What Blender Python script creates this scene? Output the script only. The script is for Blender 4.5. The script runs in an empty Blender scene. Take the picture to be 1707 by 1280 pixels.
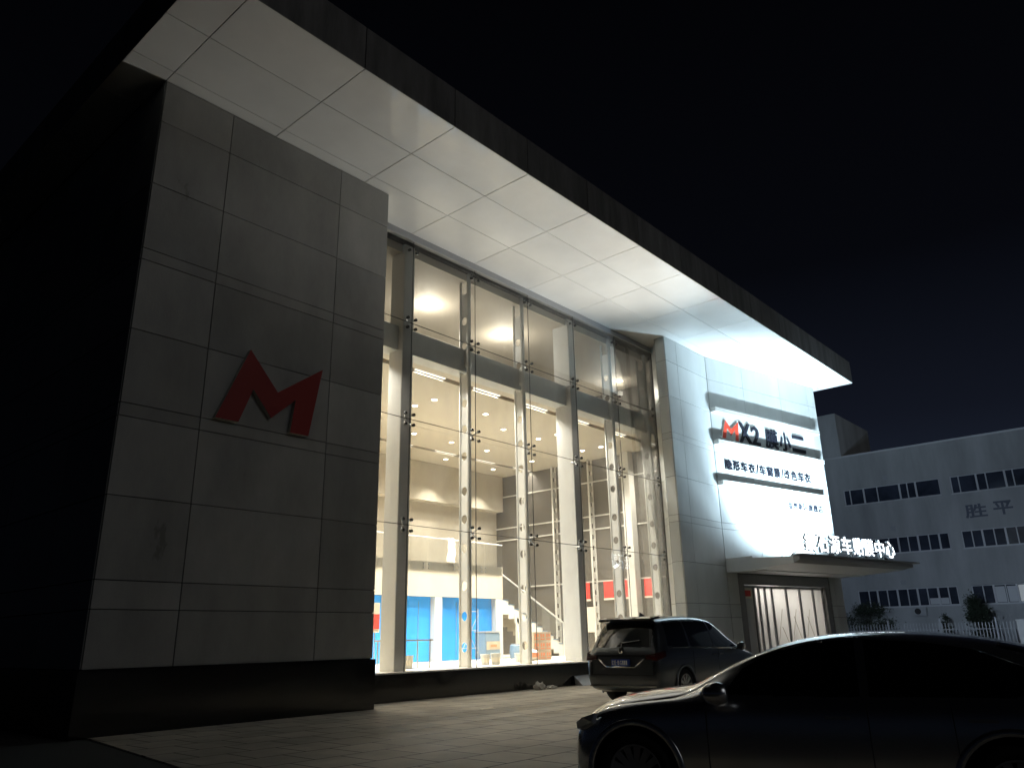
import bpy, bmesh, math, random
from mathutils import Vector, Matrix
from mathutils.geometry import tessellate_polygon
random.seed(7)
SC = bpy.context.scene
COL = SC.collection
R = math.radians

# ------------------------------------------------------------------ camera
cam_d = bpy.data.cameras.new('camera')
cam = bpy.data.objects.new('camera', cam_d); COL.objects.link(cam)
cam_d.sensor_width = 36; cam_d.lens = 27.093; cam_d.clip_end = 2000; cam_d.clip_start = 0.05
def cam_axes(a, b, c):
    f = Vector((math.sin(a)*math.cos(b), math.cos(a)*math.cos(b), math.sin(b)))
    r = Vector((math.cos(a), -math.sin(a), 0)); u = r.cross(f)
    return math.cos(c)*r + math.sin(c)*u, -math.sin(c)*r + math.cos(c)*u, f
_r, _u, _f = cam_axes(R(48.84515), R(18.23635), R(-1.15182))
cam.matrix_world = Matrix(((_r.x, _u.x, -_f.x, 0), (_r.y, _u.y, -_f.y, 0), (_r.z, _u.z, -_f.z, 1.5), (0, 0, 0, 1)))
SC.camera = cam

# ------------------------------------------------------------------ world, sun, exposure
W = bpy.data.worlds.new('World'); SC.world = W; W.use_nodes = True
wn = W.node_tree.nodes; wl = W.node_tree.links
bg = wn['Background']
sky = wn.new('ShaderNodeTexSky'); sky.sky_type = 'NISHITA'; sky.sun_disc = False
sky.sun_elevation = R(-7); sky.sun_rotation = R(80); sky.air_density = 1.0; sky.dust_density = 0.5; sky.ozone_density = 3.0
gtc = wn.new('ShaderNodeTexCoord'); gsp = wn.new('ShaderNodeSeparateXYZ'); wl.new(gtc.outputs['Generated'], gsp.inputs[0])
grp = wn.new('ShaderNodeValToRGB'); ge = grp.color_ramp.elements          # city glow low in the night sky
ge[0].position = 0.0; ge[0].color = (.30, .42, .68, 1); ge[1].position = .75; ge[1].color = (.016, .018, .03, 1)
for pos, c in ((.12, (.21, .30, .52, 1)), (.24, (.11, .14, .25, 1)), (.42, (.035, .042, .07, 1))):
    q = grp.color_ramp.elements.new(pos); q.color = c
wl.new(gsp.outputs[2], grp.inputs[0])
gdr = wn.new('ShaderNodeVectorMath'); gdr.operation = 'DOT_PRODUCT'; gdr.inputs[1].default_value = (.86, .42, 0); wl.new(gtc.outputs['Generated'], gdr.inputs[0])
gmr = wn.new('ShaderNodeMapRange'); gmr.inputs[1].default_value = .0; gmr.inputs[2].default_value = .95; gmr.inputs[3].default_value = .16; gmr.inputs[4].default_value = 1.0; wl.new(gdr.outputs['Value'], gmr.inputs[0])
gsc = wn.new('ShaderNodeVectorMath'); gsc.operation = 'SCALE'; wl.new(grp.outputs[0], gsc.inputs[0]); wl.new(gmr.outputs[0], gsc.inputs['Scale'])
gmx = wn.new('ShaderNodeMix'); gmx.data_type = 'RGBA'; gmx.blend_type = 'ADD'; gmx.inputs[0].default_value = 1
wl.new(sky.outputs[0], gmx.inputs[6]); wl.new(gsc.outputs[0], gmx.inputs[7])
wl.new(gmx.outputs[2], bg.inputs[0]); bg.inputs[1].default_value = 0.055
sun_d = bpy.data.lights.new('moon', 'SUN'); sun_d.energy = 0.078; sun_d.angle = R(25); sun_d.color = (0.97, 0.99, 1.0)
sun = bpy.data.objects.new('moon', sun_d); COL.objects.link(sun)
sun.rotation_euler = Vector((-0.10, 0.88, -0.42)).to_track_quat('-Z', 'Y').to_euler()
SC.view_settings.view_transform = 'Standard'; SC.view_settings.look = 'None'
SC.view_settings.exposure = 0.0; SC.view_settings.gamma = 1.0
SC.render.engine = 'CYCLES'
cy = SC.cycles
cy.use_denoising = True
try: cy.denoiser = 'OPENIMAGEDENOISE'
except Exception: pass
cy.max_bounces = 10; cy.diffuse_bounces = 5; cy.glossy_bounces = 5; cy.transmission_bounces = 6; cy.transparent_max_bounces = 16
cy.sample_clamp_indirect = 6.0; cy.caustics_reflective = False; cy.caustics_refractive = False
cy.use_light_tree = True

# ------------------------------------------------------------------ materials
MATS = {}
def mat(name, col, rough=0.6, metal=0.0, var=0.0, scale=3.0, bump=0.0, bscale=40.0, coat=0.0, spec=0.5, emit=None, es=0.0, stretch=None, dirt=None, isl=0.0):
    if name in MATS: return MATS[name]
    m = bpy.data.materials.new(name); m.use_nodes = True
    n = m.node_tree.nodes; l = m.node_tree.links; p = n['Principled BSDF']
    p.inputs['Base Color'].default_value = (*col, 1); p.inputs['Roughness'].default_value = rough
    p.inputs['Metallic'].default_value = metal; p.inputs['Specular IOR Level'].default_value = spec
    if coat: p.inputs['Coat Weight'].default_value = coat; p.inputs['Coat Roughness'].default_value = 0.04
    if emit: p.inputs['Emission Color'].default_value = (*emit, 1); p.inputs['Emission Strength'].default_value = es
    if var or bump:
        tc = n.new('ShaderNodeTexCoord'); mp = n.new('ShaderNodeMapping')
        l.new(tc.outputs['Object'], mp.inputs[0])
        if stretch: mp.inputs['Scale'].default_value = stretch
    if var:
        no = n.new('ShaderNodeTexNoise'); no.inputs['Scale'].default_value = scale; no.inputs['Detail'].default_value = 6; no.inputs['Roughness'].default_value = 0.62
        l.new(mp.outputs[0], no.inputs['Vector'])
        rp = n.new('ShaderNodeValToRGB'); e = rp.color_ramp.elements
        e[0].position = 0.3; e[1].position = 0.72
        e[0].color = (*[c*(1-var) for c in col], 1); e[1].color = (*[min(1, c*(1+var*0.7)) for c in col], 1)
        if dirt:
            q = rp.color_ramp.elements.new(0.27); q.color = (*dirt, 1)
        l.new(no.outputs['Fac'], rp.inputs[0]); l.new(rp.outputs[0], p.inputs['Base Color'])
        mr = n.new('ShaderNodeMapRange'); mr.inputs[3].default_value = max(0.02, rough-0.08); mr.inputs[4].default_value = min(1, rough+0.1)
        l.new(no.outputs['Fac'], mr.inputs[0]); l.new(mr.outputs[0], p.inputs['Roughness'])
    if bump:
        nb = n.new('ShaderNodeTexNoise'); nb.inputs['Scale'].default_value = bscale; nb.inputs['Detail'].default_value = 4
        l.new(mp.outputs[0], nb.inputs['Vector'])
        bp = n.new('ShaderNodeBump'); bp.inputs['Strength'].default_value = bump; bp.inputs['Distance'].default_value = 0.02
        l.new(nb.outputs['Fac'], bp.inputs['Height']); l.new(bp.outputs[0], p.inputs['Normal'])
    if isl:
        gi = n.new('ShaderNodeNewGeometry'); mi = n.new('ShaderNodeMapRange'); mi.inputs[3].default_value = 1-isl; mi.inputs[4].default_value = 1+isl*.6
        l.new(gi.outputs['Random Per Island'], mi.inputs[0])
        ml = n.new('ShaderNodeVectorMath'); ml.operation = 'SCALE'
        src = p.inputs['Base Color'].links[0].from_socket if p.inputs['Base Color'].links else None
        if src: l.new(src, ml.inputs[0])
        else: ml.inputs[0].default_value = col
        l.new(mi.outputs[0], ml.inputs['Scale']); l.new(ml.outputs[0], p.inputs['Base Color'])
    MATS[name] = m
    return m

def glass_mat(name, tint, refl=0.5, rough=0.0, dust=.05):
    m = bpy.data.materials.new(name); m.use_nodes = True
    n = m.node_tree.nodes; l = m.node_tree.links; n.remove(n['Principled BSDF']); out = n['Material Output']
    t = n.new('ShaderNodeBsdfTransparent'); t.inputs[0].default_value = (*tint, 1)
    g = n.new('ShaderNodeBsdfGlossy'); g.inputs['Roughness'].default_value = rough
    lw = n.new('ShaderNodeLayerWeight'); lw.inputs['Blend'].default_value = refl
    mu = n.new('ShaderNodeMath'); mu.operation = 'MULTIPLY'; mu.inputs[1].default_value = 0.85
    mx = n.new('ShaderNodeMixShader')
    l.new(lw.outputs['Fresnel'], mu.inputs[0]); l.new(mu.outputs[0], mx.inputs[0]); l.new(t.outputs[0], mx.inputs[1]); l.new(g.outputs[0], mx.inputs[2])
    tc = n.new('ShaderNodeTexCoord'); mp = n.new('ShaderNodeMapping'); mp.inputs['Scale'].default_value = (1, 1, .4); l.new(tc.outputs['Object'], mp.inputs[0])
    no = n.new('ShaderNodeTexNoise'); no.inputs['Scale'].default_value = 1.6; no.inputs['Detail'].default_value = 8; no.inputs['Roughness'].default_value = .65; l.new(mp.outputs[0], no.inputs['Vector'])
    mr = n.new('ShaderNodeMapRange'); mr.inputs[1].default_value = .35; mr.inputs[2].default_value = .75; mr.inputs[3].default_value = dust*.3; mr.inputs[4].default_value = dust*1.6; l.new(no.outputs['Fac'], mr.inputs[0])
    d1 = n.new('ShaderNodeBsdfDiffuse'); d1.inputs[0].default_value = (.8, .8, .8, 1); d2 = n.new('ShaderNodeBsdfTranslucent'); d2.inputs[0].default_value = (.8, .8, .8, 1)
    md = n.new('ShaderNodeMixShader'); l.new(d1.outputs[0], md.inputs[1]); l.new(d2.outputs[0], md.inputs[2])
    mo = n.new('ShaderNodeMixShader'); l.new(mr.outputs[0], mo.inputs[0]); l.new(mx.outputs[0], mo.inputs[1]); l.new(md.outputs[0], mo.inputs[2]); l.new(mo.outputs[0], out.inputs[0])
    bn = n.new('ShaderNodeTexNoise'); bn.inputs['Scale'].default_value = .7; l.new(tc.outputs['Object'], bn.inputs['Vector'])
    bp = n.new('ShaderNodeBump'); bp.inputs['Strength'].default_value = .04; bp.inputs['Distance'].default_value = .05; l.new(bn.outputs['Fac'], bp.inputs['Height']); l.new(bp.outputs[0], g.inputs['Normal'])
    MATS[name] = m
    return m

def emit_mat(name, col, s):
    m = bpy.data.materials.new(name); m.use_nodes = True
    n = m.node_tree.nodes; l = m.node_tree.links; n.remove(n['Principled BSDF'])
    e = n.new('ShaderNodeEmission'); e.inputs[0].default_value = (*col, 1); e.inputs[1].default_value = s
    l.new(e.outputs[0], n['Material Output'].inputs[0]); MATS[name] = m
    return m

def pave_mat():
    m = bpy.data.materials.new('paving'); m.use_nodes = True
    n = m.node_tree.nodes; l = m.node_tree.links; p = n['Principled BSDF']
    tc = n.new('ShaderNodeTexCoord'); mp = n.new('ShaderNodeMapping'); l.new(tc.outputs['Object'], mp.inputs[0])
    br = n.new('ShaderNodeTexBrick'); br.inputs['Scale'].default_value = 1.0
    br.inputs['Brick Width'].default_value = 0.8; br.inputs['Row Height'].default_value = 0.8; br.inputs['Mortar Size'].default_value = 0.016
    br.inputs['Mortar Smooth'].default_value = 0.2; br.offset = 0.5
    br.inputs['Color1'].default_value = (.43, .395, .335, 1); br.inputs['Color2'].default_value = (.52, .475, .405, 1); br.inputs['Mortar'].default_value = (.03, .027, .024, 1)
    l.new(mp.outputs[0], br.inputs['Vector'])
    no = n.new('ShaderNodeTexNoise'); no.inputs['Scale'].default_value = 0.9; no.inputs['Detail'].default_value = 8; no.inputs['Roughness'].default_value = .65; l.new(mp.outputs[0], no.inputs['Vector'])
    rp = n.new('ShaderNodeValToRGB'); rp.color_ramp.elements[0].position = .32; rp.color_ramp.elements[1].position = .68
    rp.color_ramp.elements[0].color = (.66, .64, .61, 1); rp.color_ramp.elements[1].color = (1.1, 1.08, 1.05, 1)
    l.new(no.outputs['Fac'], rp.inputs[0])
    mx = n.new('ShaderNodeMix'); mx.data_type = 'RGBA'; mx.blend_type = 'MULTIPLY'; mx.inputs[0].default_value = 1
    l.new(br.outputs['Color'], mx.inputs[6]); l.new(rp.outputs[0], mx.inputs[7]); l.new(mx.outputs[2], p.inputs['Base Color'])
    p.inputs['Roughness'].default_value = .62
    n2 = n.new('ShaderNodeTexNoise'); n2.inputs['Scale'].default_value = 45; n2.inputs['Detail'].default_value = 5; l.new(mp.outputs[0], n2.inputs['Vector'])
    ad = n.new('ShaderNodeMath'); ad.operation = 'MULTIPLY_ADD'; ad.inputs[1].default_value = .22
    l.new(n2.outputs['Fac'], ad.inputs[0])
    iv = n.new('ShaderNodeMath'); iv.operation = 'SUBTRACT'; iv.inputs[0].default_value = 1; l.new(br.outputs['Fac'], iv.inputs[1]); l.new(iv.outputs[0], ad.inputs[2])
    bp = n.new('ShaderNodeBump'); bp.inputs['Strength'].default_value = .8; bp.inputs['Distance'].default_value = .016
    l.new(ad.outputs[0], bp.inputs['Height']); l.new(bp.outputs[0], p.inputs['Normal'])
    MATS['paving'] = m
    return m

M = dict(
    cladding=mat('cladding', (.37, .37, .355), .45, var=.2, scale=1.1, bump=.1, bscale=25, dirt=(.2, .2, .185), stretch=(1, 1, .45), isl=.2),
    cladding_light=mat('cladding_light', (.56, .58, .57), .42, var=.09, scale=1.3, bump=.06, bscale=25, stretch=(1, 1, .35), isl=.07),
    joint=mat('joint', (.012, .012, .012), .8),
    soffit=mat('soffit', (.80, .80, .775), .36, var=.06, scale=.8, isl=.05, spec=.9, coat=.6),
    fascia=mat('fascia', (.25, .24, .23), .7, var=.45, scale=2.2, bump=.2, bscale=30, stretch=(1, 1, .16), isl=.12),
    granite=mat('granite', (.007, .007, .0075), .12, var=.85, scale=1.6, coat=.25),
    dark_body=mat('dark_body', (.03, .03, .033), .8),
    cream=mat('cream', (.50, .455, .375), .75, var=.03, scale=.6),
    ceiling=mat('ceiling', (.50, .46, .385), .8, var=.03, scale=.5),
    column_paint=mat('column_paint', (.47, .47, .46), .45, var=.05, scale=.8),
    vestibule_white=mat('vestibule_white', (.78, .77, .74), .7),
    canopy_panel=mat('canopy_panel', (.74, .76, .77), .4, var=.06, scale=1.2),
    letter_grey=mat('letter_grey', (.11, .125, .16), .6),
    portal=mat('portal', (.24, .24, .25), .4, var=.1),
    upper_beige=mat('upper_beige', (.40, .36, .30), .7, var=.05, scale=.5),
    white=mat('white_paint', (.62, .61, .575), .5, var=.02),
    beam=mat('beam', (.50, .51, .50), .5, var=.05),
    inner_floor=mat('inner_floor', (.74, .69, .58), .28, var=.05, scale=1.5),
    grey_wall=mat('grey_wall', (.105, .096, .083), .55, var=.08, scale=.5),
    steel=mat('steel', (.62, .62, .60), .38, var=.04, scale=2),
    metal=mat('metal', (.45, .46, .47), .3, metal=.8),
    grey_metal=mat('grey_metal', (.36, .37, .39), .45),
    blue=mat('blue_film', (.02, .28, .78), .5, var=.16, scale=1.1, stretch=(1, 1, .3)),
    red=mat('sign_red', (.30, .032, .027), .35),
    red_face=mat('sign_red_face', (.62, .065, .035), .4),
    sign_dark=mat('sign_dark', (.018, .02, .03), .35),
    sign_side=mat('sign_side', (.55, .53, .48), .4),
    black=mat('black', (.01, .01, .01), .5),
    rubber=mat('rubber', (.016, .016, .016), .85, bump=.1, bscale=80),
    chrome=mat('chrome', (.75, .75, .74), .12, metal=1),
    asphalt=mat('asphalt', (.045, .044, .042), .88, var=.25, scale=8, bump=.4, bscale=120),
    office=mat('office_wall', (.43, .44, .44), .85, var=.28, scale=.5, bump=.1, stretch=(1, 1, .22)),
    office_glass=mat('office_glass', (.045, .055, .08), .12, coat=.3, var=.5, scale=.6),
    office_frame=mat('office_frame', (.6, .61, .62), .5),
    fence=mat('fence_paint', (.42, .43, .44), .5),
    paint=mat('car_paint_grey', (.085, .094, .108), .3, metal=.6, coat=1.0),
    paint_black=mat('car_paint_black', (.01, .01, .012), .3, coat=1.0),
    paint_silver=mat('car_paint_silver', (.74, .75, .77), .22, metal=.95, coat=1.0),
    car_glass=mat('car_glass', (.006, .006, .007), .06, coat=1.0),
    tail=mat('tail_lamp', (.06, .008, .007), .15, coat=1),
    lamp=mat('head_lamp', (.72, .77, .84), .18, metal=.3, coat=1),
    plate=mat('number_plate', (.02, .07, .38), .35),
    plate_white=mat('plate_white', (.8, .8, .8), .4),
    leaf=mat('leaf', (.035, .05, .03), .6, var=.35, scale=6),
    bark=mat('bark', (.06, .05, .04), .9),
    card=mat('cardboard', (.42, .35, .26), .8, var=.1),
    orange=mat('orange_print', (.62, .20, .09), .6),
    poster=mat('poster_red', (.72, .07, .055), .6, var=.22, scale=14),
    paper=mat('paper', (.78, .72, .6), .8),
    cloth=mat('cloth', (.8, .78, .72), .9, bump=.4, bscale=18),
    wood=mat('wood', (.34, .25, .16), .7, var=.2, scale=6),
    bluegrey=mat('blue_grey', (.16, .24, .33), .5),
    trash=mat('trash_bag', (.45, .42, .38), .6),
    stair_glass=None,
)
M['glass'] = glass_mat('curtain_glass', (.95, .965, .955), .14)
M['balustrade'] = glass_mat('balustrade_glass', (.97, .98, .98), .2, dust=.02)
M['paving'] = pave_mat()
M['downlight'] = emit_mat('downlight_glow', (1, .9, .72), 22)
M['strip'] = emit_mat('strip_glow', (1, .92, .8), 1.9)
M['letter_glow'] = emit_mat('letter_glow', (.86, .93, 1), 5.0)
M['flood_glow'] = emit_mat('flood_glow', (.88, .95, 1), 12)
M['office_lit'] = emit_mat('office_lit', (.75, .86, .95), .28)

# ------------------------------------------------------------------ helpers
class MB:
    """collects shapes and links them as one mesh object"""
    def __init__(s): s.bm = bmesh.new()
    def quad(s, *p):
        vs = [s.bm.verts.new(q) for q in p]; return s.bm.faces.new(vs)
    def hexa(s, a, b):
        va = [s.bm.verts.new(q) for q in a]; vb = [s.bm.verts.new(q) for q in b]; n = len(a)
        s.bm.faces.new(va[::-1]); s.bm.faces.new(vb)
        for i in range(n): s.bm.faces.new((va[i], va[(i+1) % n], vb[(i+1) % n], vb[i]))
        return s
    def box(s, x0, x1, y0, y1, z0, z1, T=None):
        p = [Vector(q) for q in ((x0, y0, z0), (x1, y0, z0), (x1, y1, z0), (x0, y1, z0), (x0, y0, z1), (x1, y0, z1), (x1, y1, z1), (x0, y1, z1))]
        if T: p = [T(q) for q in p]
        return s.hexa(p[:4], p[4:])
    def prism(s, pts, off):
        a = [Vector(p) for p in pts]; return s.hexa(a, [p + Vector(off) for p in a])
    def tube(s, p, q, r, n=8, r2=None, cap=True):
        p = Vector(p); q = Vector(q); d = (q-p).normalized(); r2 = r if r2 is None else r2
        a = d.orthogonal().normalized(); b = d.cross(a)
        A = [p + r*(a*math.cos(t)+b*math.sin(t)) for t in [2*math.pi*i/n for i in range(n)]]
        B = [q + r2*(a*math.cos(t)+b*math.sin(t)) for t in [2*math.pi*i/n for i in range(n)]]
        return s.hexa(A, B)
    def path(s, pts, r, n=6):
        for i in range(len(pts)-1): s.tube(pts[i], pts[i+1], r, n)
        return s
    def lathe(s, prof, c, axis, n=24, cap=True):
        axis = Vector(axis).normalized(); a = axis.orthogonal().normalized(); b = axis.cross(a); c = Vector(c); rows = []
        for (h, r) in prof:
            rows.append([s.bm.verts.new(c + axis*h + r*(a*math.cos(2*math.pi*i/n) + b*math.sin(2*math.pi*i/n))) for i in range(n)])
        for i in range(len(rows)-1):
            for j in range(n): s.bm.faces.new((rows[i][j], rows[i][(j+1) % n], rows[i+1][(j+1) % n], rows[i+1][j]))
        if cap: s.bm.faces.new(rows[0][::-1]); s.bm.faces.new(rows[-1])
        return s
    def build(s, name, m, parent=None, smooth=False, bevel=0.0):
        bmesh.ops.recalc_face_normals(s.bm, faces=s.bm.faces[:])
        if bevel: bmesh.ops.bevel(s.bm, geom=s.bm.edges[:], offset=bevel, segments=2, affect='EDGES', clamp_overlap=True)
        me = bpy.data.meshes.new(name); s.bm.to_mesh(me); s.bm.free()
        if smooth:
            for p in me.polygons: p.use_smooth = True
        return link(name, me, m, parent)
def link(name, me, m, parent=None):
    o = bpy.data.objects.new(name, me)
    for q in (m if isinstance(m, (list, tuple)) else [m]):
        me.materials.append(q)
    COL.objects.link(o)
    if parent: o.parent = parent; o.matrix_parent_inverse = pm(parent)
    return o
def wm(o):
    m = o.matrix_basis.copy()
    if o.parent: m = wm(o.parent) @ o.matrix_parent_inverse @ m
    return m
def pm(parent): return wm(parent).inverted()
def thing(name, label, cat, loc=(0, 0, 0), group=None):
    o = bpy.data.objects.new(name, None); COL.objects.link(o); o.location = loc; o.empty_display_size = .2
    return tag(o, label, cat, group)
def tag(o, label, cat, group=None):
    o['label'] = label; o['category'] = cat
    if group: o['group'] = group
    return o
def structure(o): o['kind'] = 'structure'; return o
def copy_tree(o, parent=None, move=None):
    c = o.copy(); COL.objects.link(c)
    if parent: c.parent = parent
    for ch in o.children: copy_tree(ch, c)
    return c

def frame_T(O, U, N):
    """local (u, d, z): u along the wall, d outward, z up"""
    O = Vector(O); U = Vector(U).normalized(); N = Vector(N).normalized()
    return lambda q: O + U*q[0] + N*q[1] + Vector((0, 0, q[2]))

def panels(mb, T, us, zs, gap=.014, th=.03, ch=.006, holes=()):
    for i in range(len(us)-1):
        for j in range(len(zs)-1):
            u0, u1, z0, z1 = us[i]+gap/2, us[i+1]-gap/2, zs[j]+gap/2, zs[j+1]-gap/2
            if any(h[0] <= (u0+u1)/2 <= h[1] and h[2] <= (z0+z1)/2 <= h[3] for h in holes): continue
            dj = random.uniform(-.0012, .0012)
            a = [(u0, 0, z0), (u1, 0, z0), (u1, 0, z1), (u0, 0, z1)]
            b = [(u0, th-ch+dj, z0), (u1, th-ch+dj, z0), (u1, th-ch+dj, z1), (u0, th-ch+dj, z1)]
            c = [(u0+ch, th+dj, z0+ch), (u1-ch, th+dj, z0+ch), (u1-ch, th+dj, z1-ch), (u0+ch, th+dj, z1-ch)]
            rows = [[mb.bm.verts.new(T(q)) for q in r] for r in (a, b, c)]
            for r0, r1 in ((0, 1), (1, 2)):
                for k in range(4): mb.bm.faces.new((rows[r0][k], rows[r0][(k+1) % 4], rows[r1][(k+1) % 4], rows[r1][k]))
            mb.bm.faces.new(rows[2])
            mb.bm.faces.new(rows[0][::-1])

def text_mesh(ch, w, h, depth, bold=.0, shear=0.0):
    """one glyph as vertices (x 0..w, y 0..depth outward, z 0..h) and faces, from Blender's own built-in font"""
    c = bpy.data.curves.new('glyph', 'FONT'); c.body = ch; c.offset = bold; c.extrude = .1; c.resolution_u = 3; c.shear = shear
    o = bpy.data.objects.new('glyph', c); COL.objects.link(o)
    dg = bpy.context.evaluated_depsgraph_get(); me = bpy.data.meshes.new_from_object(o.evaluated_get(dg))
    bpy.data.objects.remove(o); bpy.data.curves.remove(c)
    V = [v.co.copy() for v in me.vertices]
    x0, x1 = min(v.x for v in V), max(v.x for v in V); z0, z1 = min(v.y for v in V), max(v.y for v in V)
    P = [((v.x-x0)/(x1-x0)*w, (v.z+.1)/.2*depth, (v.y-z0)/max(1e-6, z1-z0)*h) for v in V]
    F = [list(p.vertices) for p in me.polygons]
    bpy.data.meshes.remove(me)
    return P, F
def glyph(name, ch, T, u, z, w, h, depth, m, parent, bold=0.0, d0=0.02, front_only=False):
    P, F = text_mesh(ch, w, h, depth, bold)
    me = bpy.data.meshes.new(name)
    me.from_pydata([T((u+p[0], d0+p[1], z+p[2])) for p in P], [], F); me.validate(); me.update()
    if front_only:
        f0 = (T((0, 1, 0))-T((0, 0, 0))).normalized()
        for q in me.polygons: q.material_index = 0 if q.normal.dot(f0) > .5 or q.normal.dot(f0) < -.5 else 1
    return link(name, me, m, parent)
def poly_part(name, pts, T, depth, m, parent, d0=0.02):
    mb = MB(); mb.hexa([T((p[0], d0, p[1])) for p in pts], [T((p[0], d0+depth, p[1])) for p in pts])
    return mb.build(name, m, parent)
def lamp(name, kind, loc, energy, col=(1, 1, 1), parent=None, **k):
    d = bpy.data.lights.new(name, kind); d.energy = energy; d.color = col
    for a, b in k.items():
        if a != 'aim': setattr(d, a, b)
    o = bpy.data.objects.new(name, d); COL.objects.link(o); o.location = loc
    if 'aim' in k: o.rotation_euler = (Vector(k['aim'])-Vector(loc)).to_track_quat('-Z', 'Y').to_euler()
    if parent: o.parent = parent; o.matrix_parent_inverse = pm(parent)
    return o

# ------------------------------------------------------------------ ground
mb = MB(); mb.quad((-150, -120, -.02), (400, -120, -.02), (400, 300, -.02), (-150, 300, -.02))
structure(mb.build('ground', M['asphalt']))
mb = MB()
pv = [(6.3, 17.2), (6.06, 15.43), (5.4, 10.6), (3.9, -.3), (1.2, -20), (54, -20), (54, 17.2)]
mb.hexa([(x, y, -.016) for x, y in pv], [(x, y, 0) for x, y in pv])
structure(mb.build('pavement', M['paving']))

# ------------------------------------------------------------------ the showroom
B = thing('showroom_building', 'two-storey showroom with glass front, deep white eave and dim grey clad piers', 'building', (12, 20, 0))
ZS = [1.11, 2.14, 2.66, 4.22, 5.77, 6.04, 7.59, 9.15, 9.41, 10.97, 12.54, 13.61]
TOP = 13.62
NG = 16.5            # glass plane
XR, YB, ZC, ZF = 31.2, 28.6, 9.9, .72
X7 = 5.76
# pier: backing box + panels
TL = frame_T((0, 15.25, 0), (1, 0, 0), (0, -1, 0))
mb = MB(); mb.box(5.80, 12.20, 15.25, 34, 0, TOP)
mb.build('pier_core', M['joint'], B)
mb = MB()
panels(mb, TL, [5.77, 7.42, 10.59, 12.235], ZS)
TLs = frame_T((5.79, 0, 0), (0, 1, 0), (-1, 0, 0))
panels(mb, TLs, [15.26, 17.6, 20.8, 24, 27.2, 30.4, 34], ZS)
TLi = frame_T((12.21, 0, 0), (0, 1, 0), (1, 0, 0))
panels(mb, TLi, [15.26, 16.42], ZS, th=.025)
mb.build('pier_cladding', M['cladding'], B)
mb = MB(); mb.box(5.70, 12.29, 15.17, 16.4, -.01, 1.10); mb.box(5.70, 5.79, 16.4, 34, -.01, 1.10)
mb.build('pier_plinth', M['granite'], B, bevel=.006)
mb = MB(); mb.box(12.29, 27.5, 16.44, 16.7, -.01, .672)
for x in (15.9, 18.6, 21.3, 24.0, 26.7): pass
mb.build('plinth', M['granite'], B, bevel=.005)
mb = MB(); mb.box(12.25, 28.4, 16.40, 16.7, .675, .712)
mb.build('sill', M['steel'], B)

# right wall: a flat bay, then a wing that swings forward
AX, AY = 30.95, 15.26
ANG = Vector((1, -.2112, 0)).normalized(); ANN = Vector((-.2112, -1, 0)).normalized()
TA = frame_T((AX, AY, 0), ANG, ANN)
WL = (39.35-AX)/ANG.x
TR = frame_T((0, 15.29, 0), (1, 0, 0), (0, -1, 0))
mb = MB()
mb.box(28.46, 30.95, 15.29, 16.6, 0, TOP)
mb.box(31.36, 38.35, 16.6, 34, 0, TOP); mb.box(12.3, 31.36, 28.75, 34, 0, TOP); mb.box(12.21, 31.36, 16.95, 28.75, 13.42, TOP)
# wing core around the doorway
DO0, DO1, DZ = .74, 7.5, 3.93
Tc = lambda q: TA((q[0], q[1]-.03, q[2]))
for u0, u1, z0, z1 in ((0, DO0, 0, TOP), (DO1, WL-.04, 0, TOP), (DO0, DO1, DZ, TOP)):
    mb.box(u0, u1, -.4, 0, z0, z1, Tc)
mb.prism([(39.28, 13.56, 0), (39.28, 34, 0), (38.4, 34, 0), (38.4, 13.9, 0)], (0, 0, TOP))
mb.build('wing_core', M['joint'], B)
ZW = [0.02]+ZS
mb = MB()
panels(mb, TR, [27.36, 28.3, 30.935], ZW)
us = [0.01, (33.5-AX)/ANG.x, (36.36-AX)/ANG.x, (38.7-AX)/ANG.x, WL]
usd = [0.01, DO0-.03, DO1+.03, (38.7-AX)/ANG.x, WL]
TA0 = lambda q: TA((q[0], q[1]-.03, q[2]))
panels(mb, TA0, us, [5.77]+ZS[5:])
panels(mb, TA0, us, [4.22, 5.77])
panels(mb, TA0, [0.01, DO0-.03], [0.02, 1.11, 2.14, 2.66, 4.22])
panels(mb, TA0, [DO1+.03, (38.7-AX)/ANG.x, WL], [0.02, 1.11, 2.14, 2.66, 4.22])
panels(mb, TA0, [DO0-.03, DO1+.03], [DZ+.02, 4.22])
panels(mb, frame_T((39.29, 0, 0), (0, 1, 0), (1, 0, 0)), [13.55, 17, 20.5, 24, 27.5, 31, 34], ZW)
# splayed reveal beside the glass
Ts1 = frame_T((27.38, 15.30, 0), (.12, 1, 0), (-1, .12, 0))
panels(mb, Ts1, [0, .48], ZW, th=.02)
Ts2 = frame_T((27.64, 15.80, 0), (.70, .70, 0), (-.70, .70, 0))
panels(mb, Ts2, [.0, .5, .95], ZW, th=.02)
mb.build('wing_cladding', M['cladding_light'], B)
mb = MB(); mb.prism([(27.39, 15.3, 0), (28.5, 15.3, 0), (28.5, 16.6, 0), (28.44, 16.6, 0), (27.65, 15.81, 0), (27.64, 15.79, 0), (27.44, 15.79, 0)], (0, 0, TOP))
mb.build('reveal_core', M['joint'], B)

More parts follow.
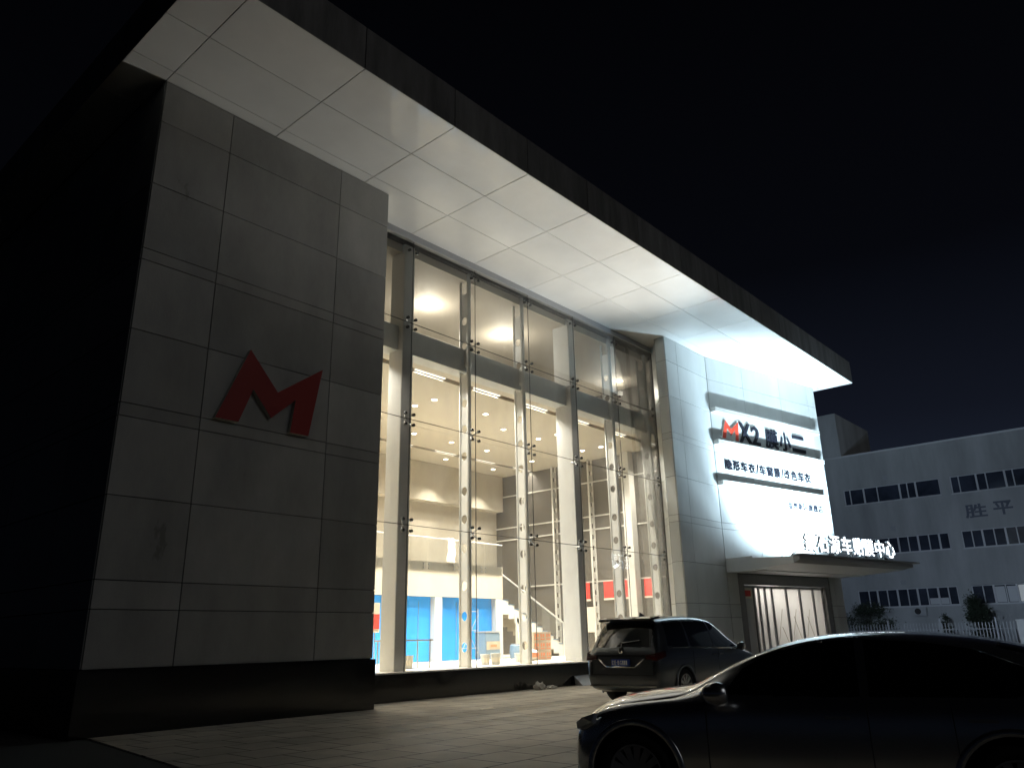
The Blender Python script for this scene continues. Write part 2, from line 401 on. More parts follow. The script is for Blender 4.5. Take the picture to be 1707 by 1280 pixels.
# the roof: soffit panels, fascia, slab
X0, X1, YF = 4.82, 40.0, 11.66
mb = MB(); mb.box(X0+.03, X1-.03, YF+.03, 34.2, TOP+.03, 14.76)
mb.build('roof_slab', M['dark_body'], B)
TS = lambda q: Vector((q[0], q[2], TOP+.03-q[1]))
xs = [X0+.0, 5.76]
while xs[-1] + 2.81 < X1-.3: xs.append(xs[-1]+2.81)
xs.append(X1)
mb = MB(); panels(mb, TS, xs, [YF, 13.3, 14.85, 16.52], gap=.016)
panels(mb, TS, [X0, 5.76], [16.52, 19, 22, 25, 28, 31, 34.2], gap=.016)
panels(mb, TS, [39.3, X1], [16.52, 19, 22, 25, 28, 31, 34.2], gap=.016)
mb.build('soffit', M['soffit'], B)
TF = frame_T((0, YF+.03, 0), (1, 0, 0), (0, -1, 0))
mb = MB(); panels(mb, TF, [X0]+[x for x in xs[1:-1]]+[X1], [TOP+.002, 14.78], gap=.02)
panels(mb, frame_T((X1-.03, 0, 0), (0, 1, 0), (1, 0, 0)), [YF, 14.5, 17.3, 20.1, 23, 26, 29, 32, 34.2], [TOP+.002, 14.78], gap=.02)
panels(mb, frame_T((X0+.03, 0, 0), (0, 1, 0), (-1, 0, 0)), [YF, 14.5, 17.3, 20.1, 23, 26, 29, 32, 34.2], [TOP+.002, 14.78], gap=.02)
mb.build('fascia', M['fascia'], B)

# glass front
GX = [12.24, 14.32, 17.08, 19.83, 22.55, 25.39, 28.33]
GZ = [.712, 4.56, 7.62, 10.63, 13.40]
mb = MB()
for i in range(6):
    for j in range(4):
        mb.box(GX[i]+.007, GX[i+1]-.007, NG, NG+.012, GZ[j]+.007, GZ[j+1]-.007)
gl = mb.build('glass_front', M['glass'], B)
mb = MB()
for x in GX[1:-1]: mb.box(x-.0075, x+.0075, NG-.004, NG+.016, .712, 13.4)
for z in GZ[1:-1]: mb.box(12.24, 28.33, NG-.004, NG+.016, z-.0075, z+.0075)
mb.build('silicone_joint', M['black'], gl)
mb = MB(); mb.box(12.2, 28.5, NG-.05, NG+.10, 13.40, 13.615)
mb.build('head_frame', M['grey_metal'], B)
mb = MB(); mb.tube((0, -.022, 0), (0, .03, 0), .036, 12)
def spider(x, z, sides, up=True):
    mb = MB()
    c = Vector((x, NG+.17, z))
    mb.tube(c+Vector((0, .2, 0)), c-Vector((0, .03, 0)), .032, 10)
    for sx in sides:
        for sz in ((-1, 1) if up else (-1,)):
            e = Vector((x+sx*.155, NG+.05, z+sz*.155))
            m1 = c.lerp(e, .55)+Vector((0, .03, 0))
            mb.path([c, m1, e], .017, 7)
    o = mb.build('spider_fitting', M['metal'], B)
    for sx in sides:
        for sz in ((-1, 1) if up else (-1,)):
            e = Vector((x+sx*.155, NG, z+sz*.155))
            mb = MB(); mb.tube(e-Vector((0, .022, 0)), e+Vector((0, .05, 0)), .047, 10)
            mb.build('bolt_disc', M['black'], o)
for i, x in enumerate(GX[1:]):
    for z in GZ[1:-1]: spider(x-(0 if i < 5 else .1), z, (-1, 1) if i < 5 else (-1,))
    spider(x-(0 if i < 5 else .1), 13.22, (-1, 1) if i < 5 else (-1,), up=False)

# steel fins with round holes, and boxed columns
def fin(x, seed):
    mb = MB()
    y0, y1 = 16.84, 17.16
    zs = []
    z = 1.27; k = 0
    while z < 12.6:
        zs.append(z); k += 1
        z += .88 if k % 3 else 1.12
    # plate pierced with circles: columns of quads around each hole
    th = .012
    edges = [ZF]
    for a, b in zip(zs[:-1], zs[1:]): edges.append((a+b)/2)
    edges.append(13.3)
    n = 20; r = .12
    for q, zc in enumerate(zs):
        z0, z1 = edges[q], edges[q+1]; yc = (y0+y1)/2
        ring, outer = [], []
        for i in range(n):
            t = 2*math.pi*(i+.5)/n; cyv, sz = math.cos(t), math.sin(t)
            ring.append((yc+r*cyv, zc+r*1.15*sz))
            s = min((y1-yc)/max(1e-6, abs(cyv)), ((z1-zc) if sz > 0 else (zc-z0))/max(1e-6, abs(sz)))
            outer.append((yc+s*cyv, zc+s*sz))
        for i in range(n):
            j = (i+1) % n
            for sx in (-th, th):
                p = [(x+sx, *ring[i]), (x+sx, *ring[j]), (x+sx, *outer[j]), (x+sx, *outer[i])]
                mb.quad(*(p if sx > 0 else p[::-1]))
            mb.quad((x-th, *ring[i]), (x-th, *ring[j]), (x+th, *ring[j]), (x+th, *ring[i]))
        for (ya, za) in ((y0, z0), (y0, z1), (y1, z0), (y1, z1)):   # corner fills
            cand = [o for o in outer if abs(o[0]-ya) < 1e-4 or abs(o[1]-za) < 1e-4]
            e1 = min([o for o in outer if abs(o[0]-ya) < 1e-4], key=lambda o: abs(o[1]-za), default=None)
            e2 = min([o for o in outer if abs(o[1]-za) < 1e-4], key=lambda o: abs(o[0]-ya), default=None)
            if e1 and e2:
                for sx in (-th, th): mb.bm.faces.new([mb.bm.verts.new((x+sx, *q2)) for q2 in ((ya, za), e1, e2)])
    mb2 = MB()
    mb2.tube((x, 16.80, ZF), (x, 16.80, 13.35), .072, 14)
    mb2.tube((x, 17.18, ZF), (x, 17.18, 13.35), .045, 10)
    o = mb.build('steel_fin', M['steel'], B)
    mb2.build('fin_tube', M['steel'], o, smooth=True)
for x in (17.08, 19.83, 25.39, 28.15): fin(x, 0)
for (x, w, d) in ((14.42, .42, .62), (22.78, .42, .75)):
    mb = MB(); mb.box(x-w/2, x+w/2, 16.78, 16.78+d, ZF, 13.4)
    mb.build('boxed_column', M['column_paint'], B, bevel=.012)

# interior shell
WARM = (1.0, .915, .79)
mb = MB(); mb.box(12.3, 38, 16.62, 34, ZF-.1, ZF)
mb.build('floor', M['inner_floor'], B)
mb = MB(); mb.box(12.3, XR, YB, YB+.1, 4.3, ZC); mb.box(12.3, 24.9, YB, YB+.1, ZF, 4.3)
mb.box(24.9, XR, YB, YB+.1, ZF, 4.3)
mb.build('back_wall', M['cream'], B)
mb = MB(); mb.box(12.3, XR-.06, YB-.55, YB-.003, 8.0, ZC-.003)
mb.build('bulkhead', M['cream'], B)
mb = MB(); mb.box(12.22, 12.32, 16.62, YB, ZF, ZC); mb.box(12.22, 12.32, 16.56, 21.7, ZC, 13.4)
mb.build('side_wall', M['cream'], B)
mb = MB(); mb.box(XR, XR+.1, 16.6, YB, ZF, ZC); mb.box(28.42, XR, 16.62, 16.7, ZF, 13.4); mb.box(XR, XR+.1, 16.6, 21.7, ZC, 13.4)
mb.build('glazed_side_wall', M['grey_wall'], B)
mb = MB()
# ceiling with two recessed light troughs
S1, S2 = (17.95, 18.25), (25.85, 26.15)
for y0, y1 in ((17.55, S1[0]), (S1[1], 23.30), (23.325, S2[0]), (S2[1], YB-.56)):
    mb.box(12.32, XR-.003, y0, y1, ZC, ZC+.12)
ce = mb.build('ceiling', M['ceiling'], B)
mb = MB()
for s in (S1, S2):
    mb.box(12.32, XR, s[0]-.02, s[1]+.02, ZC+.30, ZC+.34)
    mb.box(12.32, XR, s[0]-.03, s[0]-.003, ZC+.121, ZC+.30); mb.box(12.32, XR, s[1]+.003, s[1]+.03, ZC+.121, ZC+.30)
mb.box(12.32, XR, 23.29, 23.34, ZC+.121, ZC+.14)
mb.build('light_trough', M['wood'], ce)
for s, y in ((S1, 18.2), (S2, 26.1)):
    x = 13.2
    while x < 30.5:
        mb = MB(); mb.box(x, x+1.35, y-.06, y+.02, ZC+.06, ZC+.10); ls = mb.build('light_strip', M['strip'], ce)
        lamp('strip_lamp', 'AREA', (x+.675, y-.03, ZC+.04), 260 if y < 20 else 70, WARM, ls, shape='RECTANGLE', size=1.3, size_y=.09, spread=R(120))
        x += 2.77
UZ = 13.15
mb = MB(); mb.box(12.32, XR, 16.95, 21.65, UZ, UZ+.1)
uc = mb.build('upper_ceiling', M['upper_beige'], B)
mb = MB(); mb.box(12.32, XR, 16.9, 16.95, UZ-.02, 13.4)
mb.build('ceiling_drop', M['cream'], uc)
mb = MB(); mb.box(12.32, XR, 21.6, 21.7, ZC+.35, UZ); mb.box(12.32, XR, 17.54, 21.6, ZC+.36, ZC+.40)
mb.build('upper_wall', M['white'], B)
mb = MB(); mb.box(12.32, XR, 17.0, 17.53, ZC-.03, 10.66)
mb.build('beam', M['beam'], B, bevel=.01)

# downlights
dl = []
for x in (13.1, 15.85, 18.55, 21.3, 23.53, 25.85, 29.13):
    for y in (20.03, 21.1, 24.24):
        dl.append((x, y, ZC))
for x in (21.27, 25.73, 29.14): dl.append((x, 26.9, ZC))
for x in (17.5, 21.65, 29.95): dl.append((x, 19.3, UZ))
n_dl = 0
for (x, y, z) in dl:
    if any(s[0]-.1 < y < s[1]+.1 for s in (S1, S2)): continue
    mb = MB(); mb.tube((x, y, z-.012), (x, y, z-.004), .10 if z < 11 else .15, 18)
    d = mb.build('downlight', M['downlight'], ce if z < 11 else uc)
    mb = MB()
    mb.lathe([(-.016, .105 if z < 11 else .16), (-.016, .128 if z < 11 else .19), (-.003, .13 if z < 11 else .195), (-.003, .105 if z < 11 else .16)], (x, y, z), (0, 0, 1), 18, cap=False)
    mb.build('trim_ring', M['white'], d)
    if z < 11:
        lamp('downlight_lamp', 'AREA', (x, y, z-.03), 158, WARM, d, shape='DISK', size=.2, spread=R(84))
    else:
        lamp('downlight_lamp', 'POINT', (x, y, z-.62), 170, WARM, d, shadow_soft_size=.14)

# glazing bars on the side wall
mb = MB(); xb = XR-.03
for z, y0, y1 in ((7.11, 20.0, YB), (6.47, 19.0, YB), (4.0, 17.2, 26.4), (8.8, 17.2, YB), (2.2, 17.2, 22.1)):
    mb.box(xb-.03, xb+.028, y0, y1, z-.03, z+.03)
mb.build('glazing_bar', M['white'], B)
for y in (24.38, 22.08, 26.4):
    mb = MB(); mb.box(xb-.34, xb-.30, y-.05, y+.05, ZF, ZC-.004); mb.box(xb-.04, xb, y-.05, y+.05, ZF, ZC-.004)
    z = 1.0
    while z < ZC-.3:
        mb.box(xb-.30, xb-.04, y-.012, y+.012, z, z+.3); z += .52
    mb.build('lattice_post', M['white'], B)
mb = MB(); mb.box(XR-.45, XR-.004, 19.65, 20.1, ZF, ZC-.004)
mb.build('wall_column', M['white'], B, bevel=.01)

# mezzanine, blue-filmed doors below it
YM, XM = 22.4, 24.77
mb = MB(); mb.box(12.33, XM, YM, YM+.2, 3.07, 4.36); mb.box(12.33, XM, YM+.2, YB-.01, 3.9, 4.3)
mz = mb.build('mezzanine', M['cream'], B)
mb = MB()
x = 12.6
while x < XM-.3:
    mb.box(x, min(x+1.55, XM-.05), YM-.03, YM-.018, 4.02, 5.22); x += 1.58
mb.build('balustrade_panel', M['balustrade'], mz)
mb = MB(); mb.tube((12.5, YM-.02, 5.26), (XM-.03, YM-.02, 5.26), .026, 8)
mb.build('handrail', M['steel'], mz)
mb = MB(); x = 14.1
while x < XM:
    for dx in (-.13, .13):
        for z in (4.12, 4.27): mb.tube((x+dx, YM, z), (x+dx, YM-.05, z), .025, 8)
    x += 1.58
mb.build('glass_clamp', M['metal'], mz)
mb = MB()
for x0, x1 in ((12.4, 19.55), (19.62, 20.92), (21.32, 24.35)):
    mb.box(x0, x1, YM+.26, YM+.30, ZF+.02, 3.9)
mb.build('blue_panel', M['blue'], B)
mb = MB(); mb.box(20.93, 21.30, YM+.01, YM+.4, ZF, 3.068); mb.box(24.36, 24.76, YM+.01, YM+.4, ZF, 3.068)
mb.build('square_post', M['white'], B)
mb = MB()
for x in (20.3, 22.3, 23.0): mb.box(x-.012, x+.012, YM+.245, YM+.258, ZF+.1, 2.9)
mb.build('panel_strip', M['bluegrey'], B)

# stair dropping to the right
y0, y1 = YM+.05, YM+1.45
mb = MB(); xt, zt = 24.8, 3.05; n = 13; dx, dz = .37, (3.05-ZF)/13
for i in range(n):
    mb.box(xt+i*dx, xt+(i+1)*dx, y0+.02, y1, zt-(i+1)*dz-.18 if i < n-1 else ZF, zt-(i+1)*dz+dz*.75)
st = mb.build('staircase', M['cream'], B)
mb = MB()
for i in range(n): mb.box(xt+i*dx-.03, xt+(i+1)*dx, y0-.01, y1, zt-(i+1)*dz+dz*.75+.002, zt-(i+1)*dz+dz*.75+.04)
mb.build('tread', M['bluegrey'], st)
pts = [(xt, zt-.3), (xt+n*dx, ZF-.02), (xt+n*dx, ZF+.02), (xt, zt+.04)]
mb = MB()
for i in range(n):
    mb.box(xt+i*dx, xt+(i+1)*dx, y0-.006, y0+.018, max(ZF, zt-(i+1)*dz-.42), zt-(i+1)*dz+dz*.7)
mb.box(25.6, 25.95, y0-.006, y0+.018, ZF, 2.3); mb.box(26.45, 27.9, y0-.006, y0+.018, ZF, 1.35)
mb.build('stringer', M['white'], st)
mb = MB(); mb.prism([(xt, y0-.03, zt+.1), (xt+n*dx*.83, y0-.03, ZF+.1+.2*3.05*.66), (xt+n*dx*.83, y0-.03, ZF+1.35), (xt, y0-.03, zt+.98)], (0, .012, 0))
mb.build('glass_guard', M['balustrade'], st)
mb = MB(); mb.tube((xt-.02, y0-.03, zt+1.0), (xt+4.05, y0-.03, 2.12), .036, 8); mb.tube((xt+4.03, y0-.03, 2.12), (xt+4.03, y0-.03, ZF), .03, 8)
mb.build('handrail', M['steel'], st)

# signs shelf ledges on the wing
def shelf(z0, h, u1):
    mb = MB(); mb.box(.0, u1, 0.002, .22, z0, z0+h*.62, TA0); mb.box(.0, u1, 0.002, .20, z0+h*.62+.001, z0+h*.70, TA0)
    mb.box(.0, u1, .002, .235, z0+h*.70+.001, z0+h, TA0)
    return mb
for z0, u1 in ((10.96, 8.1), (9.47, 8.15), (7.66, 7.95)):
    T0 = TA0
    def T1(q): return TA((q[0], q[1]+.002, q[2]))
    mb = MB(); mb.box(.0, u1, 0.0, .30, z0, z0+.10, T1); mb.box(.0, u1, 0, .285, z0+.101, z0+.125, T1); mb.box(.0, u1, 0, .31, z0+.126, z0+.19, T1)
    mb.build('sign_ledge', M['white'], B)

# entrance: dark portal, frosted doors, lit vestibule
mb = MB()
fw = .36
Tp = lambda q: TA((q[0], q[1], q[2]))
mb.box(DO0, DO0+fw, -.36, -.02, 0, DZ, Tp); mb.box(DO1-fw, DO1, -.36, -.02, 0, DZ, Tp); mb.box(DO0+fw, DO1-fw, -.36, -.02, 3.50, DZ, Tp)
en = mb.build('entrance', M['portal'], B)
edges = [DO0+fw, 1.95, 2.28, 2.72, 3.22, 4.28, 5.32, 6.36, DO1-fw]
mb = MB()
for e in edges: mb.box(e-.055, e+.055, -.30, -.18, .02, 3.46, Tp)
mb.box(DO0+fw, DO1-fw, -.30, -.18, 3.38, 3.47, Tp); mb.box(DO0+fw, DO1-fw, -.30, -.18, .02, .12, Tp)
mb.build('door_frame', M['grey_metal'], en)
fr = bpy.data.materials.new('frosted'); fr.use_nodes = True
nn = fr.node_tree.nodes; ll = fr.node_tree.links; nn.remove(nn['Principled BSDF'])
df = nn.new('ShaderNodeBsdfDiffuse'); df.inputs[0].default_value = (.62, .61, .585, 1)
tl = nn.new('ShaderNodeBsdfTranslucent'); tl.inputs[0].default_value = (.66, .645, .62, 1)
mx = nn.new('ShaderNodeMixShader'); mx.inputs[0].default_value = .55
ll.new(df.outputs[0], mx.inputs[1]); ll.new(tl.outputs[0], mx.inputs[2]); ll.new(mx.outputs[0], nn['Material Output'].inputs[0]); M['frosted'] = fr
for i in range(len(edges)-1):
    mb = MB(); mb.box(edges[i]+.055, edges[i+1]-.055, -.25, -.235, .12, 3.38, Tp)
    mb.build('door_panel', M['frosted'] if i else M['office_frame'], en)
mb = MB()
for i in (4, 5, 6):
    a, b = edges[i]+.15, edges[i+1]-.12
    for (p, q) in (((a, 1.0), ((a+b)/2+.12, 2.5)), ((b, 1.0), ((a+b)/2-.1, 2.2))):
        if i == 4 and p[0] == b: q = ((a+b)/2, 1.75)
        mb.tube(TA((p[0], -.228, p[1])), TA((q[0], -.228, q[1])), .008, 5)
mb.build('tape_mark', M['wood'], en)
mb = MB(); mb.box(1.16, 1.86, -.232, -.228, 2.93, 3.36, Tp); st_ = mb.build('door_sticker', M['paper'], en)
mb = MB(); mb.box(1.26, 1.76, -.2275, -.2255, 3.02, 3.27, Tp); mb.build('red_print', M['poster'], st_)
mb = MB(); mb.tube(TA((2.12, -.12, 1.1)), TA((2.12, -.12, 2.0)), .02, 8); mb.tube(TA((2.12, -.2, 1.2)), TA((2.12, -.12, 1.2)), .014, 6); mb.tube(TA((2.12, -.2, 1.9)), TA((2.12, -.12, 1.9)), .014, 6)
mb.build('door_handle', M['chrome'], en)
mb = MB()   # vestibule room
mb.box(DO0, DO1, -2.6, -2.5, 0, 3.9, Tp); mb.box(DO0-.1, DO0, -2.5, -.45, 0, 3.9, Tp); mb.box(DO1, DO1+.1, -2.5, -.45, 0, 3.9, Tp)
mb.box(DO0, DO1, -2.5, -.45, 3.8, 3.9, Tp); mb.box(DO0, DO1, -2.5, -.45, -.005, .005, Tp)
mb.build('vestibule', M['vestibule_white'], en)
c = TA((4.0, -1.3, 3.7))
lamp('vestibule_lamp', 'AREA', c, 520, (1, .98, .94), en, shape='RECTANGLE', size=5.5, size_y=.8)

# canopy
CZ0, CZ1 = 4.04, 4.44
mb = MB()
mb.box(.0, 8.35, .003, 1.35, 3.95, 4.52, TA)
a = [TA(q) for q in ((0, 1.351, 3.98), (8.35, 1.351, 3.98), (8.35, 3.25, 4.08), (0, 3.25, 4.08))]
b = [TA(q) for q in ((0, 1.351, 4.43), (8.35, 1.351, 4.43), (8.35, 3.25, 4.34), (0, 3.25, 4.34))]
mb.hexa(a, b)
ca = mb.build('canopy', M['canopy_panel'], B)
a = [TA(q) for q in ((-.02, 3.22, 4.345), (9.2, 3.22, 4.345), (9.2, 3.62, 4.36), (-.02, 3.62, 4.36))]
b = [p+Vector((0, 0, .06)) for p in a]
mb = MB(); mb.hexa(a, b)
a = [TA(q) for q in ((.0, 3.252, 4.09), (8.35, 3.252, 4.09), (8.75, 3.5, 4.20), (.05, 3.5, 4.20))]
b = [TA(q) for q in ((.0, 3.252, 4.342), (8.35, 3.252, 4.342), (8.75, 3.5, 4.344), (.05, 3.5, 4.344))]
mb.hexa(a, b)
mb.build('canopy_lip', M['grey_metal'], ca)
def flood(u, d, aim, e, ang, blend=.5, col=(.64, .85, 1)):
    p = TA((u, d, 4.50)); aim = Vector(aim)
    dirv = (aim-p).normalized()
    f = thing('floodlight', '', 'floodlight', p, 'floodlights lying on the canopy roof')
    mb = MB(); q = p+Vector((0, 0, .08))
    s = dirv.orthogonal().normalized(); t = dirv.cross(s)
    A = [q+s*a*.14+t*b*.10-dirv*.04 for a, b in ((-1, -1), (1, -1), (1, 1), (-1, 1))]
    Bp = [q+s*a*.16+t*b*.12+dirv*.04 for a, b in ((-1, -1), (1, -1), (1, 1), (-1, 1))]
    mb.hexa(A, Bp); mb.build('housing', M['black'], f)
    mb = MB(); A = [q+s*a*.14+t*b*.10+dirv*.042 for a, b in ((-1, -1), (1, -1), (1, 1), (-1, 1))]
    mb.hexa(A, [v+dirv*.004 for v in A]); mb.build('lens', M['flood_glow'], f)
    mb = MB(); mb.box(p.x-.12, p.x+.12, p.y-.02, p.y+.02, 4.36, 4.50); mb.build('bracket', M['grey_metal'], f)
    lamp('flood_lamp', 'SPOT', q+dirv*.07, e, col, f, aim=tuple(q+dirv*5), spot_size=R(ang), spot_blend=blend, shadow_soft_size=.05)
    return f
FL = []
FL.append(flood(3.3, 2.9, TA((3.6, 0, 8.4)), 5200, 105, .55))
FL.append(flood(6.0, 2.9, TA((5.7, 0, 8.4)), 5200, 105, .55))
FL.append(flood(8.0, 2.6, (62, 14, 9.5), 3200, 110, .35, (.60, .76, 1)))
FL.append(flood(4.6, 3.0, TA((4.4, 1.0, 12)), 3600, 160, .4))
FL.append(flood(.5, 2.9, (12.0, 13.2, 17.6), 7600, 56, 1.0, (1, .95, .87)))  # unseen fill lamp, added to brighten the left half of the eave
FL[4]['label'] = 'unseen floodlight at the near corner of the canopy roof, added as fill for the eave'
FL[2]['label'] = 'floodlight at the far end of the canopy roof aimed at the office block'
FL[3]['label'] = 'wide floodlight in the middle of the canopy roof aimed up at the eave'
FL[0]['label'] = 'floodlight on the canopy roof aimed at the wall nearer the glass front'
FL[1]['label'] = 'floodlight on the canopy roof aimed at the wall nearer the far corner'

# letters standing on the canopy
cs = thing('canopy_sign', 'glowing white Chinese letters standing along the canopy edge above the entrance', 'sign', TA((.6, 3.3, 4.4)))
word = '鑽石源车贴膜中心'
TLt = TA
u = .75
pitch = 6.95/8
for i, chh in enumerate(word):
    o = glyph('character', chh, TLt, u+i*pitch, 4.56, pitch*.86, .72, .12, [M['letter_glow'], M['grey_metal']], cs, bold=.006, d0=3.26, front_only=True)
mb = MB()
for i in range(9):
    uu = u-.04+i*pitch
    mb.tube(TA((uu, 3.25, 4.4)), TA((uu, 3.25, 5.2)), .012, 6)
    if i % 2 == 0: mb.tube(TA((uu, 3.25, 5.0)), TA((uu, 2.2, 4.42)), .012, 6)
mb.tube(TA((u-.05, 3.25, 4.62)), TA((u+7.0, 3.25, 4.62)), .012, 6); mb.tube(TA((u-.05, 3.25, 5.15)), TA((u+7.0, 3.25, 5.15)), .012, 6)
mb.build('support_strut', M['metal'], cs)

# red M on the pier
MP = [(7.67, 6.07), (8.35, 7.78), (9.11, 6.94), (10.28, 7.78), (9.99, 6.07), (9.5, 6.07), (9.59, 6.86), (8.99, 6.31), (8.5, 6.88), (8.21, 6.07)]
TP = frame_T((0, 15.22, 0), (1, 0, 0), (0, -1, 0))
def tri_poly(mb, pts, T, d0, d1):
    """extruded concave outline"""
    a = [mb.bm.verts.new(T((p[0], d0, p[1]))) for p in pts]; b = [mb.bm.verts.new(T((p[0], d1, p[1]))) for p in pts]
    n = len(pts)
    for t in tessellate_polygon([[Vector((p[0], p[1], 0)) for p in pts]]):
        mb.bm.faces.new([b[k] for k in t]); mb.bm.faces.new([a[k] for k in reversed(t)])
    for i in range(n): mb.bm.faces.new((a[i], a[(i+1) % n], b[(i+1) % n], b[i]))
ms = thing('letter_sign', 'big dull red letter M fixed on the dim grey pier', 'sign', (9, 15.2, 6))
mb = MB(); tri_poly(mb, MP, TP, .03, .13); mb.build('letter_body', M['sign_side'], ms)
mb = MB(); tri_poly(mb, MP, TP, .131, .137); mb.build('letter_face', M['red'], ms)

# main sign row
def mapM(u0, u1, z0, z1):
    xs_ = [p[0] for p in MP]; zs_ = [p[1] for p in MP]
    return [(u0+(p[0]-min(xs_))/(max(xs_)-min(xs_))*(u1-u0), z0+(p[1]-min(zs_))/(max(zs_)-min(zs_))*(z1-z0)) for p in MP]
s1 = thing('shop_sign', 'raised shop name with red M and dark letters, top row between two ledges', 'sign', TA((4, 0, 9.8)))
def chan(name, pts, face, parent):
    mb = MB(); tri_poly(mb, pts, TA, .0, .055); o = mb.build(name, M['sign_side'] if face is M['red_face'] else face, parent)
    mb = MB(); tri_poly(mb, pts, TA, .056, .060); mb.build('face', face, o)
chan('letter', [(.60, 9.87), (.93, 10.74), (1.30, 10.36), (1.86, 10.76), (1.76, 9.85), (1.54, 9.85), (1.57, 10.36), (1.28, 10.06), (1.01, 10.36), (.86, 9.87)], M['red_face'], s1)
def stroke(p, q, w):
    return [(p[0]-w/2, p[1]), (p[0]+w/2, p[1]), (q[0]+w/2, q[1]), (q[0]-w/2, q[1])]
X_ = [(1.88, 9.84), (2.06, 9.84), (2.33, 10.22), (2.58, 9.84), (2.80, 9.84), (2.43, 10.34), (2.74, 10.80), (2.55, 10.80), (2.32, 10.47), (2.12, 10.80), (1.92, 10.80), (2.22, 10.34)]
chan('letter', X_, M['sign_dark'], s1)
glyph('letter', '2', TA, 2.80, 9.84, .62, .88, .06, M['sign_dark'], s1, bold=.014, d0=0)
glyph('character', '膜', TA, 3.86, 9.84, .98, .94, .06, M['sign_dark'], s1, bold=.012, d0=0)
glyph('character', '小', TA, 4.98, 9.84, .88, .92, .06, M['sign_dark'], s1, bold=.012, d0=0)
chan('character', [(6.06, 10.58), (6.98, 10.58), (6.98, 10.74), (6.06, 10.74)], M['sign_dark'], s1)
chan('character', [(6.0, 9.92), (7.06, 9.92), (7.06, 10.08), (6.0, 10.08)], M['sign_dark'], s1)
s2 = thing('service_sign', 'dark row of small Chinese letters with two slashes, middle row on the white wall', 'sign', TA((4, 0, 8.6)))
row2 = '隐形车衣/车窗膜/改色车衣'
ws = [.26 if c == '/' else .625 for c in row2]; k = (7.2-.62)/sum(ws); u = .62
for chh, w in zip(row2, ws):
    glyph('character', chh, TA, u+w*k*.06, 8.44, w*k*.86, .46, .035, M['sign_dark'], s2, bold=.008, d0=0); u += w*k
s3 = thing('branch_sign', 'short row of tiny grey Chinese letters low on the white wall', 'sign', TA((6.5, 0, 7.2)))
row3 = '金普新区旗舰店'
for i, chh in enumerate(row3):
    glyph('character', chh, TA, 5.02+i*.41, 7.04, .36, .34, .03, M['sign_dark'], s3, bold=.002, d0=0)

# ------------------------------------------------------------------ things inside the showroom
def banner(y0, y1, label):
    mb = MB(); mb.box(XR-.09, XR-.075, y0, y1, 3.2, 3.96)
    o = thing('red_banner', label, 'banner', (XR-.08, (y0+y1)/2, 3.6), 'red paper banners hung along the rail')
    mb.build('sheet', M['poster'], o)
    mb = MB(); mb.box(XR-.095, XR-.07, y0-.03, y1+.02, 3.12, 3.198); mb.build('hem', M['paper'], o)
banner(22.49, 22.96, 'red paper banner above the pale leaning board, nearest the stairs')
banner(21.15, 21.68, 'red paper banner just right of the lattice post')
banner(20.22, 20.62, 'red paper banner squeezed between the holed fin and the white wall column')
banner(18.95, 19.44, 'red paper banner right of the white wall column, closest to the glass')
mb = MB(); mb.box(XR-.16, XR-.10, 22.14, 22.86, 1.7, 2.84)
tag(mb.build('board', M['paper'], None, bevel=.01), 'pale board standing against the grey wall below a red banner', 'board')
t = thing('work_table', 'trestle work table cluttered with tools by the left blue doors', 'table', (15.6, 18.2, ZF))
mb = MB(); mb.box(15.0, 16.7, 17.95, 18.6, ZF+.76, ZF+.80); mb.build('table_top', M['wood'], t)
for x in (15.08, 16.62):
    for y in (18.0, 18.55):
        mb = MB(); mb.tube((x, y, ZF), (x, y, ZF+.76), .022, 8); mb.build('leg', M['metal'], t)
mb = MB(); mb.box(15.1, 15.5, 18.1, 18.4, ZF+.802, ZF+.98)
tag(mb.build('tool_box', M['card'], None, bevel=.01), 'small brown box on top of the work table', 'box')
def bucket(x, y, r, h, label):
    o = thing('paint_bucket', label, 'bucket', (x, y, ZF), 'paint buckets on the showroom floor')
    mb = MB(); mb.lathe([(0, r*.82), (h*.9, r), (h*.9, r*1.06), (h, r*1.06)], (x, y, ZF), (0, 0, 1), 18); mb.build('pail', M['white'], o, smooth=False)
    mb = MB(); mb.path([(x+r*math.cos(t)*1.05, y-.01, ZF+h*.9-r*.9*math.sin(t)) for t in [math.pi*i/8 for i in range(9)]], .008, 5); mb.build('bail', M['metal'], o)
    mb = MB(); mb.lathe([(h*.25, r*.9), (h*.65, r*.975)], (x, y, ZF), (0, 0, 1), 18, cap=False); mb.build('paper_band', M['paper'], o)
bucket(15.75, 18.0, .17, .36, 'white paint bucket in front of the work table')
bucket(18.62, 17.62, .15, .32, 'white paint bucket left of a pair beside the glass')
bucket(19.0, 17.52, .16, .34, 'white paint bucket nearer the stairs, beside a slightly smaller one')
bucket(21.0, 18.3, .14, .30, 'white paint bucket behind the second holed fin')
t = thing('crate_stack', 'stack of brown cartons with orange printing at the foot of the stairs', 'carton', (23.3, 19.3, ZF))
for i in range(3):
    for j in range(3):
        mb = MB(); x = 22.9+i*.34; mb.box(x, x+.33, 19.2, 19.65, ZF+j*.33, ZF+j*.33+.32); o = mb.build('carton', M['card'], t, bevel=.006)
        mb = MB(); mb.box(x+.04, x+.28, 19.192, 19.199, ZF+j*.33+.05, ZF+j*.33+.09); mb.box(x+.05, x+.12, 19.192, 19.199, ZF+j*.33+.13, ZF+j*.33+.26); mb.box(x+.17, x+.27, 19.192, 19.199, ZF+j*.33+.15, ZF+j*.33+.25)
        mb.build('orange_print', M['orange'], o)
t = thing('machine_cabinet', 'grey machine cabinet with a lit orange label before the blue doors', 'machine', (23.2, 21.6, ZF))
